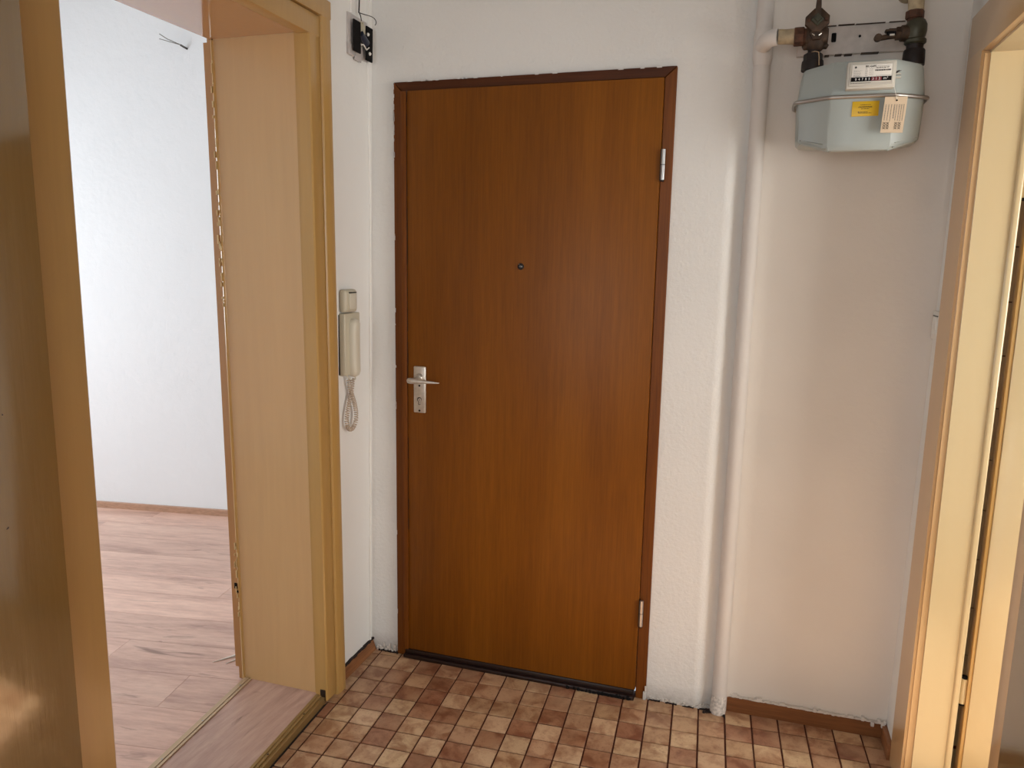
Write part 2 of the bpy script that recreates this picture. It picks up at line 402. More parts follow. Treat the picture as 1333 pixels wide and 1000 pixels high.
tag(obj('floor_right_room', addbox(new(), 1.655, 3.3, -2.4, 0.06, -0.03, 0.0), M['wall_tile']), 'beige floor beyond the right doorway', 'floor', kind='structure')

# ---- hall floor: grout bed with single tiles (8.4 cm, laid 2.8 degrees off the walls)
fl = tag(obj('floor', addbox(new(), -0.16, 1.66, -4.6, 0.06, -0.03, -0.0035), 'grout', origin=(0.75, -2.3, -0.03)), 'small square beige and reddish-brown floor tiles in the hall', 'floor', kind='structure')
TH, TS, OX, OY = 0.0493, 0.0836, -0.0176, -0.0138
ct, st_ = math.cos(TH), math.sin(TH)
def grid(i, j): return (OX + i * TS * ct + j * TS * st_, OY + i * TS * st_ - j * TS * ct)
def clip(poly, ax, val, keep_less):
    out = []
    for k in range(len(poly)):
        p, q = poly[k], poly[(k + 1) % len(poly)]
        ip = (p[ax] <= val) == keep_less; iq = (q[ax] <= val) == keep_less
        if ip: out.append(p)
        if ip != iq:
            t = (val - p[ax]) / (q[ax] - p[ax]); out.append(tuple(p[m] + t * (q[m] - p[m]) for m in (0, 1)))
    return out
# tone read tile by tile (L light, M middle, D dark), rows from the door wall, columns from the left wall
TONE = {-1: 'MMMMMMMMMMMMMMMMMMMMMMM', 0: 'MMLDMDMMLDLDMMLMLDMMLM', 1: 'MMDMDMMMMDMMMMMMDDMMDM', 2: 'MMMDDLMMMDMLDMLMMLLMLM',
        3: 'MMDLDDMLDLDMLLDLDMMLMM', 4: 'DLLDLMMDLMLDMDLMDMLMDM', 5: 'MMMDLLDLMDLLMDMLDMLM', 6: 'MMMLLDMMLMDMLDMLMDLM', 7: 'LLLDMMLDMLMDLMDLMMDL'}
COLS = {'L': srgb(196, 162, 126), 'M': srgb(182, 144, 110), 'D': srgb(160, 115, 86)}
def tile_poly(i, j):
    g = 0.0027
    c = [grid(i + a, j + b) for a, b in ((0, 0), (1, 0), (1, 1), (0, 1))]
    cx = sum(p[0] for p in c) / 4; cy = sum(p[1] for p in c) / 4
    f = 1 - 2 * g / TS
    p = [(cx + (x - cx) * f + random.uniform(-1, 1) * 0.0004, cy + (y - cy) * f + random.uniform(-1, 1) * 0.0004) for x, y in c]
    for ax, v, kl in ((0, 1.640, True), (0, -0.150, False), (1, 0.048 if cx > 1.14 else 0.018, True)):
        p = clip(p, ax, v, kl)
        if len(p) < 3: return None
    ar = abs(sum(p[k][0] * p[(k + 1) % len(p)][1] - p[(k + 1) % len(p)][0] * p[k][1] for k in range(len(p)))) / 2
    return p if ar > 1e-4 else None
def add_tile(bm, p):
    cx = sum(q[0] for q in p) / len(p); cy = sum(q[1] for q in p) / len(p)
    h = random.uniform(-0.0004, 0.0004)
    ins = [(cx + (x - cx) * 0.975, cy + (y - cy) * 0.975) for x, y in p]
    loft(bm, [[(x, y, -0.0036) for x, y in p], [(x, y, -0.0010 + h) for x, y in p], [(x, y, h) for x, y in ins]], True, False)
far = new(); nt = 0
for j in range(-2, 56):
    for i in range(-6, 25):
        p = tile_poly(i, j)
        if not p: continue
        x, y = p[0]
        if j <= 9:
            bm = new(); add_tile(bm, p)
            o = obj('tile', bm, 'tile', fl); nt += 1
            row = TONE.get(j); k = i + 2
            t = row[k] if row and 0 <= k < len(row) else random.choice('LMMMD')
            v = random.uniform(0.93, 1.07); c = COLS[t]
            o.color = (c[0] * v, c[1] * v * random.uniform(0.97, 1.03), c[2] * v, 1)
        else: add_tile(far, p)
o = obj('tile_field', far, 'tile', fl); o['kind'] = 'stuff'; o.color = (*COLS['M'], 1)
print('tiles', nt)

# ---- left room floor: laminate planks parallel to its far wall
fb = tag(obj('floor_left_room', addbox(new(), -3.6, -0.44, -2.8, 1.4, -0.03, 0.010), 'dirt', origin=(-2, -0.7, -0.03)), 'pinkish oak laminate planks in the left room', 'floor', kind='structure')
PL, PW = 1.28, 0.192
nrm = Vector((e.y, -e.x, 0))
def poly_clip_room(p):
    for ax, v, kl in ((0, -3.58, False), (1, -2.76, False)): p = clip(p, ax, v, kl) if len(p) >= 3 else p
    # sill side: x < line from (-0.425,-0.355) to (-0.345,-1.215) and wall face -0.456 elsewhere
    if len(p) < 3: return p
    k = 0.0802; q = [(x + k * (y + 0.355), y) for x, y in p]          # cut along the slightly splayed door sill
    q = clip(q, 0, -0.4425, True)
    return [(x - k * (y + 0.355), y) for x, y in q]
for r in range(0, 20):
    off = random.uniform(0, PL)
    for c in range(-3, 4):
        s0 = c * PL + off - 0.4; s1 = s0 + PL - 0.0012; o0 = r * PW + 0.018; o1 = o0 + PW - 0.0012
        p = [onfar(s0, o0), onfar(s1, o0), onfar(s1, o1), onfar(s0, o1)]
        p = poly_clip_room(p)
        if len(p) < 3: continue
        if max(q[0] for q in p) < -3.5: continue
        ar = abs(sum(p[k][0] * p[(k + 1) % len(p)][1] - p[(k + 1) % len(p)][0] * p[k][1] for k in range(len(p)))) / 2
        if ar < 1e-3: continue
        bm = new(); addprism(bm, p, 0.010, 0.0185)
        obj('plank', bm, 'laminate', fb)

# ------------------------------------------------------------------ LEFT DOORWAY (tan painted casing)
JY, NY, HZ = -0.355, -1.215, 2.112
lf = thing('trim_1', (-0.3, -0.78, 0.0), 'tan glossy painted timber casing around the left doorway', 'door frame', kind='structure')
def casing_profile(s):
    # (distance from the opening edge, projection) of the architrave: inner band, groove, outer band
    pass
# far upright of the hall-side architrave: inner band, outer band, round edge
def upright(name, y_in, sgn, zb, z1, lab=None):
    pr_in = [(-0.150, y_in), (-0.114, y_in), (-0.110, y_in + sgn * 0.004), (-0.110, y_in + sgn * 0.054), (-0.113, y_in + sgn * 0.058), (-0.150, y_in + sgn * 0.058)]
    pr_out = [(-0.150, y_in + sgn * 0.0605), (-0.110, y_in + sgn * 0.0605), (-0.105, y_in + sgn * 0.064), (-0.104, y_in + sgn * 0.080), (-0.103, y_in + sgn * 0.106), (-0.106, y_in + sgn * 0.112), (-0.112, y_in + sgn * 0.115), (-0.160, y_in + sgn * 0.115)]
    if sgn < 0: pr_in = pr_in[::-1]; pr_out = pr_out[::-1]
    tl = lambda P: [(x - 0.006, y - 0.004) for x, y in P]
    a = obj('casing_board', addprism(new(), pr_in, zb + 0.012, z1 + 0.055, tl(pr_in)), 'tan', lf)
    b = obj('casing_board', addprism(new(), pr_out, zb, z1 + 0.11, tl(pr_out)), 'tan', lf)
    return a, b
upright('far', JY - 0.012, 1, 0.0, HZ)
# near upright: one plain band
obj('casing_board', addprism(new(), [(-0.150, -1.320), (-0.112, -1.320), (-0.112, -1.220), (-0.116, -1.215), (-0.150, -1.215)], 0.0, HZ + 0.11), 'tan', lf)
# head boards
bm = new(); addbox(bm, -0.156, -0.115, NY - 0.05, JY + 0.042, HZ - 0.004, HZ + 0.056, 0.003); obj('casing_board', bm, 'tan', lf)
bm = new(); addbox(bm, -0.156, -0.109, NY - 0.10, JY + 0.099, HZ + 0.059, HZ + 0.112, 0.004); obj('casing_board', bm, 'tan', lf)
# rebate strip, far reveal lining, near reveal lining, soffit
obj('rebate_strip', addprism(new(), [(-0.160, JY - 0.004), (-0.138, JY - 0.004), (-0.138, JY + 0.05), (-0.160, JY + 0.05)], 0.022, HZ + 0.01, [(-0.172, JY - 0.006), (-0.150, JY - 0.006), (-0.150, JY + 0.05), (-0.172, JY + 0.05)]), 'tan', lf)
obj('reveal_panel', addprism(new(), [(-0.442, JY), (-0.161, JY), (-0.161, JY + 0.03), (-0.442, JY + 0.03)], 0.020, HZ + 0.0045, [(-0.458, JY), (-0.170, JY), (-0.170, JY + 0.03), (-0.458, JY + 0.03)]), 'tan_panel', lf, 'pinkish tan panel lining the deep far reveal')
obj('reveal_panel', addprism(new(), [(-0.455, NY - 0.03), (-0.150, NY - 0.03), (-0.150, NY), (-0.455, NY)], 0.020, HZ), 'tan_panel', lf)
obj('soffit_panel', addbox(new(), -0.470, -0.150, NY - 0.03, JY + 0.03, HZ + 0.004, HZ + 0.030), 'tan_soffit', lf)
# edge bead of the reveal towards the room and the worn casing on the room side
bm = new(); tube(bm, [(-0.445, JY + 0.001, 0.02), (-0.461, JY + 0.001, HZ)], 0.006, 8); obj('edge_bead', bm, 'tan', lf)
obj('casing_board', addprism(new(), [(-0.463, JY - 0.002), (-0.447, JY - 0.002), (-0.447, JY + 0.10), (-0.463, JY + 0.10)], 0.022, HZ + 0.08, [(-0.479, JY - 0.002), (-0.463, JY - 0.002), (-0.463, JY + 0.10), (-0.479, JY + 0.10)]), 'orange_trim', lf, 'worn orange-brown casing edge on the room side')
obj('casing_board', addprism(new(), [(-0.481, JY + 0.004), (-0.466, JY + 0.004), (-0.466, JY + 0.09), (-0.481, JY + 0.09)], 0.060, HZ - 0.003, [(-0.497, JY + 0.004), (-0.482, JY + 0.004), (-0.482, JY + 0.09), (-0.497, JY + 0.09)]), 'orange_trim', lf, 'second thin worn orange-brown strip behind the casing edge')
# chipped paint and a strike hole along that edge
bm = new()
for k in range(46):
    z = random.choice([random.uniform(1.35, 2.08), random.uniform(0.25, 0.52), random.uniform(1.3, 1.6)])
    x = -0.4445 - 0.0165 * z / HZ + random.uniform(-0.0125, 0.001); h = random.uniform(0.004, 0.03); wd = random.uniform(0.0006, 0.002)
    addbox(bm, x - wd, x + wd, JY - 0.0065, JY - 0.002, z, z + h)
obj('paint_chips', bm, 'chip', lf, 'pale chips where the tan paint has flaked')['kind'] = 'stuff'
bm = new(); addbox(bm, -0.466, -0.455, JY - 0.0045, JY + 0.002, 0.352, 0.372, 0.001); addbox(bm, -0.459, -0.447, JY - 0.0045, JY + 0.0, 0.338, 0.346, 0.001)
obj('strike_hole', bm, 'black', lf)
bm = new(); addbox(bm, -0.136, -0.1165, JY - 0.0135, JY - 0.006, 0.012, 0.050, 0.001); obj('split_corner', bm, 'threshold_dark', lf)

# threshold board between hall and left room
sl = thing('door_sill', (-0.26, -0.79, 0.0), 'grey-brown laminate threshold board with gilt edging in the left doorway', 'threshold')
obj('board', addprism(new(), [(-0.418, JY), (-0.148, JY), (-0.100, NY), (-0.352, NY)], 0.0, 0.026), 'laminate_sill', sl)
for k, (a, b) in enumerate(((0, 0.010), (0.010, 0.020), (0.020, 0.032))):
    z = (0.030, 0.028, 0.024)[k]
    obj('edge_profile', addprism(new(), [(-0.152 + a, JY - 0.008), (-0.152 + b, JY - 0.008), (-0.104 + b, NY), (-0.104 + a, NY)], 0.0 if k == 2 else 0.02, z), 'brass_edge', sl)
for k, (a, b) in enumerate(((0, 0.009), (0.0105, 0.0185), (0.020, 0.029))):
    obj('edge_profile', addprism(new(), [(-0.441 + a, JY - 0.004), (-0.441 + b, JY - 0.004), (-0.372 + b, NY), (-0.372 + a, NY)], 0.016, 0.0305 - 0.0015 * (k != 1)), 'aluminium', sl)
for t in (0.06, 0.30, 0.52, 0.75):
    x = -0.4265 + 0.069 * t; y = JY + (NY - JY) * t
    bm = new(); tube(bm, [(x, y, 0.028), (x, y, 0.0308)], 0.0035, 10); obj('screw', bm, 'wire_steel', sl)
    x = -0.132 + 0.048 * t
    bm = new(); tube(bm, [(x, y - 0.07, 0.0245), (x, y - 0.07, 0.0288)], 0.003, 10); obj('screw', bm, 'rust', sl)
obj('floor_gap', addprism(new(), [(-0.121, JY - 0.03), (-0.114, JY + 0.0), (-0.066, NY), (-0.072, NY)], -0.003, 0.0012), 'dirt', sl)
# curl of white paper / plaster dust on the laminate by the reveal
bm = new()
for k in range(3):
    tube(bm, [(-0.62 + 0.05 * k, -0.30 + 0.008 * k, 0.0200), (-0.57 + 0.035 * k, -0.235 + 0.01 * k, 0.022), (-0.53 + 0.02 * k, -0.19 + 0.01 * k, 0.030)], [0.001, 0.0045, 0.001], 6)
tag(obj('paper_scrap', bm, 'label'), 'small white scrap on the laminate beside the left doorway casing', 'scrap')

# tan door leaf folded back against the left wall, nearest the viewer
dl = thing('door_3', (-0.115, -1.75, 0.03), 'dark tan glossy door leaf folded back against the left wall in the foreground', 'door', kind='structure')
bx('door_panel', 'tan_leaf', dl, -0.112, -0.092, -2.18, -1.318, 0.03, 2.20, 0.003)
bm = new()
for (y, z, l, a) in ((-1.495, 0.905, 0.035, 0.35), (-1.53, 0.92, 0.01, 0.2), (-1.47, 1.19, 0.004, 0), (-1.485, 1.195, 0.004, 0), (-1.43, 0.985, 0.006, 0.7), (-1.42, 1.19, 0.003, 0)):
    tube(bm, [(-0.0925, y - l / 2, z - a * l / 2), (-0.0915, y, z), (-0.0925, y + l / 2, z + a * l / 2)], [0.0004, 0.0014, 0.0004], 5)
obj('scuff_marks', bm, 'rust', dl, 'dark scuffs and nicks in the tan paint')['kind'] = 'stuff'

# ------------------------------------------------------------------ RIGHT DOORWAY
RX = 1.637
rf = thing('trim_2', (1.69, -0.54, 0.0), 'beige and cream painted timber casing around the narrow right doorway', 'door frame', kind='structure')
obj('casing_board', addprism(new(), [(RX, -0.068), (RX, -0.212), (1.70, -0.212), (1.70, -0.068)][::-1], 0.0, 2.000, [(RX + 0.002, -0.074), (RX + 0.002, -0.208), (1.70, -0.208), (1.70, -0.074)][::-1]), 'trim_r', rf)
obj('casing_board', addbox(new(), RX + 0.002, 1.70, -0.99, -0.074, 1.992, 2.104, 0.0015), 'trim_r', rf)
obj('casing_board', addbox(new(), RX, 1.70, -0.965, -0.865, 0.0, 1.992, 0.0015), 'trim_r', rf)
obj('reveal_panel', addprism(new(), [(1.662, -0.222), (1.742, -0.222), (1.742, -0.19), (1.662, -0.19)], 0.0, 1.986, [(1.657, -0.220), (1.742, -0.220), (1.742, -0.19), (1.657, -0.19)]), 'cream', rf, 'bright cream lining of the far reveal')
bm = new(); addbox(bm, 1.740, 1.757, -0.227, -0.185, 0.0, 1.975, 0.005, 3); obj('edge_bead', bm, 'cream', rf)
obj('reveal_panel', addbox(new(), 1.657, 1.755, -0.89, -0.855, 0.0, 1.986, 0.001), 'cream', rf)
obj('soffit_panel', addbox(new(), 1.657, 1.755, -0.87, -0.19, 1.986, 2.03, 0.001), 'cream', rf)
# rail of the rebate seen between the casing and the lining
obj('rebate_strip', addprism(new(), [(1.645, -0.216), (1.663, -0.216), (1.663, -0.16), (1.645, -0.16)], 0.0, 1.985), 'trim_r', rf)

rd = thing('door_2', (1.78, -0.20, 0.01), 'cream painted door leaf standing open inside the narrow right doorway', 'door', kind='structure')
bx('door_panel', 'cream', rd, 1.783, 2.36, -0.222, -0.184, 0.01, 1.975, 0.002)
bx('door_edge', 'tan', rd, 1.7745, 1.7828, -0.219, -0.187, 0.012, 1.973, 0.001, label='darker tan hinge edge of the leaf')
for z in (0.30, 1.645):
    bm = new(); tube(bm, [(1.768, -0.206, z), (1.768, -0.206, z + 0.072)], 0.0095, 14); h = obj('hinge', bm, 'cream', rd)
    bm = new(); tube(bm, [(1.768, -0.206, z - 0.007), (1.768, -0.206, z)], 0.0075, 12); tube(bm, [(1.768, -0.206, z + 0.072), (1.768, -0.206, z + 0.079)], 0.0075, 12)
    obj('hinge_cap', bm, 'black', h)

# brown board nearest the viewer at the right edge
tag(bx('trim_3', 'tan_leaf', None, 1.612, 1.647, -1.75, -0.985, 0.0, 2.2, 0.003), 'dark brown painted board at the right edge beside the near casing', 'trim', kind='structure')

# ------------------------------------------------------------------ SKIRTING
b = thing('baseboard_back', (1.39, 0.04, 0), 'brown wooden skirting under the gas meter wall section', 'skirting', kind='structure')
bm = new(); addprism(bm, [(1.158, 0.034), (1.645, 0.040), (1.645, 0.052), (1.158, 0.052)], 0.0, 0.050); obj('board', bm, 'skirt', b)
bm = new()
for k in range(60):   # ragged plaster lip above the board
    x = 1.165 + k * 0.0079; h = random.uniform(0.001, 0.007) * (1 if random.random() < 0.8 else 1.8)
    addbox(bm, x, x + 0.0085, 0.0365 + random.uniform(0, 0.004), 0.052, 0.0495, 0.051 + h)
for x in (1.595, 1.625): addbox(bm, x, x + 0.010, 0.030, 0.04, 0.040, 0.055, 0.002)
obj('plaster_lip', bm, 'wall_recess', b)['kind'] = 'stuff'
tag(bx('baseboard_right', 'skirt_y', None, 1.628, 1.643, -0.07, 0.038, 0.0, 0.050, 0.001), 'short brown skirting at the foot of the narrow right wall', 'skirting', kind='structure')
b = thing('baseboard_left', (-0.14, -0.1, 0), 'worn reddish-brown skirting below the intercom wall', 'skirting', kind='structure')
obj('board', addprism(new(), [(-0.152, -0.252), (-0.128, -0.252), (-0.128, 0.012), (-0.152, 0.012)], 0.0, 0.038, [(-0.152, -0.252), (-0.160, -0.252), (-0.141, 0.012), (-0.152, 0.012)]), 'skirt_y', b)
bm = new()
for k in range(26):
    y = -0.25 + k * 0.0104
    addbox(bm, -0.1535, -0.1395 + random.uniform(-0.002, 0.002), y, y + 0.0105, 0.036, 0.0395 + random.uniform(0, 0.003))
obj('dirt_line', bm, 'dirt', b)['kind'] = 'stuff'
# crumbling foot of the door wall
bm = new()
for k in range(46):
    x = 0.900 + k * 0.0049; d = random.uniform(0.001, 0.006)
    if x > 1.12: break
    yy = W0 + (0 if x < 1.045 else 0.03 * ((x - 1.045) / 0.07) ** 2)
    addbox(bm, x, x + 0.005, yy - d, yy + 0.01, -0.002, random.uniform(0.003, 0.012))
for k in range(14):
    x = -0.125 + k * 0.0062; addbox(bm, x, x + 0.0064, W0 - random.uniform(0.002, 0.012), W0 + 0.01, -0.002, random.uniform(0.008, 0.035), 0.001, 1)
obj('plaster_crumbs', bm, 'crumble', wb)['kind'] = 'stuff'
bm = new()
for k in range(40):
    x = 0.898 + k * 0.0062
    if 0 < k % 9 < 7: addbox(bm, x, x + 0.0064, W0 - 0.0075 - random.uniform(0, 0.003), W0 - 0.001, -0.002, random.uniform(0.0015, 0.004))
for k in range(12):
    x = -0.115 + k * 0.0068; addbox(bm, x, x + 0.0064, W0 - 0.014 - random.uniform(0, 0.003), W0 - 0.001, -0.002, random.uniform(0.0015, 0.006))
obj('floor_crack', bm, 'dirt', wb)['kind'] = 'stuff'

# ------------------------------------------------------------------ ENTRANCE DOOR
d1 = thing('door_1', (0.43, 0.0, 0.0), 'brown oak-veneer entrance door with peephole and lever handle', 'door', kind='structure')
leaf = bx('door_panel', 'door_wood', d1, -0.004, 0.857, 0.0, 0.036, 0.034, 2.018, 0.0015)
# frame uprights and head, mitred at the corners
def mitre(bm, pts, y0, y1):
    a = [bm.verts.new((x, y0, z)) for x, z in pts]; b = [bm.verts.new((x, y1, z)) for x, z in pts]
    n = len(pts); bm.faces.new(a); bm.faces.new(b[::-1])
    for i in range(n): bm.faces.new((a[i], b[i], b[(i + 1) % n], a[(i + 1) % n]))
    bmesh.ops.recalc_face_normals(bm, faces=bm.faces)
    bmesh.ops.bevel(bm, geom=list(bm.edges), offset=0.0015, segments=1, affect='EDGES')
    return bm
obj('frame_post', mitre(new(), [(-0.037, 0.0), (-0.005, 0.0), (-0.005, 2.017), (-0.037, 2.048)], 0.009, 0.09), 'frame_wood', d1)
obj('frame_post', mitre(new(), [(0.893, 0.0), (0.858, 0.0), (0.858, 2.019), (0.893, 2.050)], 0.011, 0.09), 'frame_wood', d1)
obj('frame_head', mitre(new(), [(-0.037, 2.049), (-0.005, 2.0185), (0.858, 2.0200), (0.893, 2.051)], 0.010, 0.09), 'frame_wood_h', d1, 'darker mitred frame head')
# thin inner stop strip along the lock side
bx('stop_strip', 'frame_wood', d1, -0.0048, 0.0145, -0.006, -0.0002, 0.034, 2.015, 0.001, label='narrow lighter strip along the lock side')
bm = new()
for k in range(40):
    z = 0.5 + k * 0.038; addbox(bm, 0.0148, 0.0148 + random.uniform(0.0008, 0.0028), -0.0012, 0.0005, z, z + 0.0385)
obj('edge_gap', bm, 'threshold_dark', d1)
# chips of wall paint along the frame
bm = new()
for k in range(34):
    z = random.choice([random.uniform(1.85, 2.03), random.uniform(1.8, 2.04), random.uniform(0.1, 1.8)])
    addbox(bm, -0.0375, -0.0345 + random.uniform(-0.001, 0.0015), 0.0060, 0.012, z, z + random.uniform(0.004, 0.022), 0.0005, 1)
for k in range(16):
    x = random.uniform(-0.02, 0.88); addbox(bm, x, x + random.uniform(0.004, 0.016), 0.0085, 0.012, 2.0480, 2.0505)
addbox(bm, 0.884, 0.8945, 0.006, 0.012, 0.0, 0.030, 0.001, 1); addbox(bm, 0.889, 0.8945, 0.007, 0.012, 0.03, 0.05, 0.001, 1)
obj('paint_smears', bm, 'wall_white', d1)['kind'] = 'stuff'
bm = new(); addbox(bm, -0.004, 0.856, -0.012, 0.03, 0.0, 0.014, 0.003); addbox(bm, 0.0, 0.852, -0.0025, 0.028, 0.014, 0.033, 0.003)
obj('draught_strip', bm, 'threshold_dark', d1, 'black-brown rubber strip under the leaf')
bm = new()
for k in range(60):
    x = random.uniform(0.62, 0.845); addbox(bm, x, x + random.uniform(0.003, 0.010), -0.013 - random.uniform(0, 0.003), -0.008, 0.001, random.uniform(0.004, 0.014), 0.0007, 1)
obj('frayed_bristles', bm, 'black', d1)['kind'] = 'stuff'
# hinges
for zc in (1.765, 0.316):
    bm = new(); tube(bm, [(0.866, -0.004, zc - 0.045), (0.866, -0.004, zc - 0.001)], 0.0066, 14); tube(bm, [(0.866, -0.004, zc + 0.001), (0.866, -0.004, zc + 0.045)], 0.0066, 14)
    h = obj('hinge', bm, 'steel', d1)
    bm = new(); tube(bm, [(0.866, -0.004, zc - 0.050), (0.866, -0.004, zc - 0.045)], [0.004, 0.006], 12); tube(bm, [(0.866, -0.004, zc - 0.001), (0.866, -0.004, zc + 0.001)], 0.0058, 12)
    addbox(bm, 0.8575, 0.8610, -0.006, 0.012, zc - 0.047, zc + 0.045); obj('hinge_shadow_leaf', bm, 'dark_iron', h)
# peephole
bm = new(); tube(bm, [(0.4225, 0.0, 1.452), (0.4225, -0.0035, 1.452), (0.4225, -0.0045, 1.452)], [0.0105, 0.0105, 0.008], 24); ph = obj('peephole', bm, 'dark_iron', d1)
bm = new(); tube(bm, [(0.4225, -0.0045, 1.452), (0.4225, -0.0060, 1.452)], [0.0055, 0.004], 16); obj('lens', bm, 'glass_lens', ph)
bm = new(); tube(bm, [(0.4155, -0.0046, 1.459), (0.4175, -0.0049, 1.4595), (0.419, -0.0046, 1.459)], 0.0008, 6); obj('rim_glint', bm, 'steel', ph)
# handle: backplate, lever, euro cylinder and screws
hd = thing('door_handle', (0.064, -0.002, 0.937), 'brushed nickel lever handle on a long backplate', 'handle')
hd.parent = d1; hd.location = Vector((0.064, -0.002, 0.937)) - wloc(d1)
del hd['category']
bm = new(); addbox(bm, 0.041, 0.0865, -0.0095, 0.0, 0.937, 1.102, 0.004, 3); obj('backplate', bm, 'metal', hd)
bm = new(); tube(bm, [(0.0635, -0.009, 1.062), (0.0635, -0.016, 1.062), (0.0635, -0.020, 1.062)], [0.0155, 0.015, 0.0115], 24); obj('collar', bm, 'metal', hd)
bm = new()
tube(bm, [(0.0635, -0.018, 1.062), (0.0635, -0.040, 1.060), (0.0600, -0.052, 1.0575)], [0.0085, 0.0088, 0.0095], 16)
pts = [(0.040, -0.056, 1.0575), (0.0425, -0.056, 1.0575), (0.050, -0.0555, 1.0572), (0.062, -0.055, 1.0568), (0.085, -0.054, 1.0562), (0.110, -0.052, 1.0555), (0.134, -0.049, 1.0548), (0.1535, -0.046, 1.0542)]
tube(bm, pts, [0.0055, 0.0088, 0.0105, 0.0098, 0.0072, 0.0056, 0.0040, 0.0016], 16)
obj('lever', bm, 'metal', hd)
bm = new()
for (x, z, r) in ((0.064, 0.985, 0.0085),):
    tube(bm, [(x, -0.0092, z), (x, -0.0105, z)], r, 20)
addbox(bm, 0.060, 0.068, -0.0105, -0.0092, 0.966, 0.985, 0.001, 1)
cy = obj('lock_cylinder', bm, 'dark_iron', hd)
bm = new(); tube(bm, [(0.0655, -0.0104, 0.984), (0.0655, -0.0125, 0.984)], 0.0062, 18); addbox(bm, 0.0635, 0.0675, -0.0118, -0.0104, 0.968, 0.980, 0.001, 1); obj('cylinder_core', bm, 'metal', cy)
bm = new(); addbox(bm, 0.0648, 0.0662, -0.0129, -0.0120, 0.980, 0.988); obj('key_slot', bm, 'black', cy)
for z in (0.9455, 1.034):
    bm = new(); tube(bm, [(0.064, -0.0092, z), (0.064, -0.0104, z)], 0.0038, 12); obj('screw', bm, 'dark_iron', hd)

# ------------------------------------------------------------------ RISER PIPE in front of the wall step
vy0 = -0.075
rp = thing('gas_riser_pipe', (1.131, 0.016, 0.0), 'white overpainted vertical gas pipe left of the gas meter', 'pipe')
pts = []; rr = []
for k in range(40):
    z = 0.004 + k * (CEIL - 0.004) / 39
    pts.append((1.132, 0.024 + 0.0006 * math.sin(z * 4 + 1), z)); rr.append(0.0232 + 0.0003 * math.sin(z * 13))
bm = new(); tube(bm, pts, rr, 28); obj('pipe', bm, 'pipe_paint', rp)
bm = new()   # tee fitting under paint, branching to the meter
tube(bm, [(1.132, 0.022, 2.040), (1.132, 0.021, 2.058), (1.132, 0.021, 2.122), (1.132, 0.022, 2.140)], [0.0235, 0.0275, 0.0275, 0.0235], 24)
tube(bm, [(1.130, 0.020, 2.090), (1.134, -0.006, 2.090), (1.140, -0.040, 2.090), (1.148, -0.062, 2.090), (1.158, -0.072, 2.090), (1.1695, vy0, 2.090)], [0.0225, 0.0225, 0.0225, 0.0225, 0.0225, 0.0215], 20)
obj('tee_fitting', bm, 'pipe_paint', rp)
bm = new(); tube(bm, [(1.131, 0.020, 0.0), (1.131, 0.018, 0.01), (1.132, 0.021, 0.035), (1.132, 0.024, 0.06)], [0.025, 0.026, 0.025, 0.0232], 20); obj('foot_collar', bm, 'crumble', rp)
bm = new()
for k in range(9): tube(bm, [(1.085 + k * 0.008, 0.012 - 0.003 * abs(k - 4), 0.0), (1.090 + k * 0.008, 0.010 - 0.003 * abs(k - 4), 0.002)], 0.005, 6)
obj('foot_dirt', bm, 'dirt', rp)['kind'] = 'stuff'

# ------------------------------------------------------------------ GAS METER
gm = thing('gas_meter', (1.385, -0.07, 1.77), 'blue-grey metal gas meter with counter window hanging on the wall', 'gas meter')
MX = 1.387
def plan(s=1.0, dy=0.0, wing=0.155, fac=0.072, fy=-0.168):
    P = [(-wing * 0.96, -0.010), (-wing, -0.03), (-wing, -0.112), (-wing + 0.006, -0.121), (-fac - 0.012, fy + 0.006), (-fac, fy), (fac, fy), (fac + 0.012, fy + 0.006), (wing - 0.006, -0.121), (wing, -0.112), (wing, -0.03), (wing * 0.96, -0.010)]
    t = 1 - (1 - s) * 0.55
    return [(MX + x * s, y * t + dy) for x, y in P]
def ring(z, s, **k):
    # centre of the shell reaches a little higher / lower than its wings
    dz = k.pop('dz', 0.0); P = plan(s, **k)
    return [(x, y, z + (dz if abs(x - MX) < 0.09 else 0)) for x, y in P]
bm = new(); loft(bm, [ring(1.906, 1.0), ring(1.93, 0.985), ring(1.976, 0.955, dz=0.002), ring(1.986, 0.94, dz=0.004), ring(1.991, 0.91, dz=0.005), ring(1.992, 0.80, dz=0.005)], True, False)
bmesh.ops.bevel(bm, geom=[ed for ed in bm.edges if abs(ed.verts[0].co.z - ed.verts[1].co.z) > 0.005], offset=0.006, segments=2, affect='EDGES')
obj('upper_shell', bm, 'meter', gm)
bm = new(); loft(bm, [ring(1.906, 1.0), ring(1.87, 0.99), ring(1.812, 0.975, dz=-0.016), ring(1.803, 0.965, dz=-0.021), ring(1.797, 0.93, dz=-0.024), ring(1.795, 0.80, dz=-0.024)], True, False)
bmesh.ops.bevel(bm, geom=[ed for ed in bm.edges if abs(ed.verts[0].co.z - ed.verts[1].co.z) > 0.005], offset=0.006, segments=2, affect='EDGES')
obj('lower_shell', bm, 'meter', gm)
bm = new()
rim = [(MX + (x - MX) * 1.045, -0.08 + (y + 0.08) * 1.045, 1.906) for x, y in plan(1.0)]
sm = []
for k in range(len(rim) - 1):
    a, b = Vector(rim[k]), Vector(rim[k + 1])
    for t in (0, 0.25, 0.5, 0.75): sm.append(a.lerp(b, t))
sm.append(Vector(rim[-1]))
for _ in range(2): sm = [sm[0]] + [(sm[i - 1] + sm[i] * 2 + sm[i + 1]) / 4 for i in range(1, len(sm) - 1)] + [sm[-1]]
tube(bm, sm, 0.0052, 10); obj('clamp_ring', bm, 'wire_steel', gm, 'steel band around the seam')
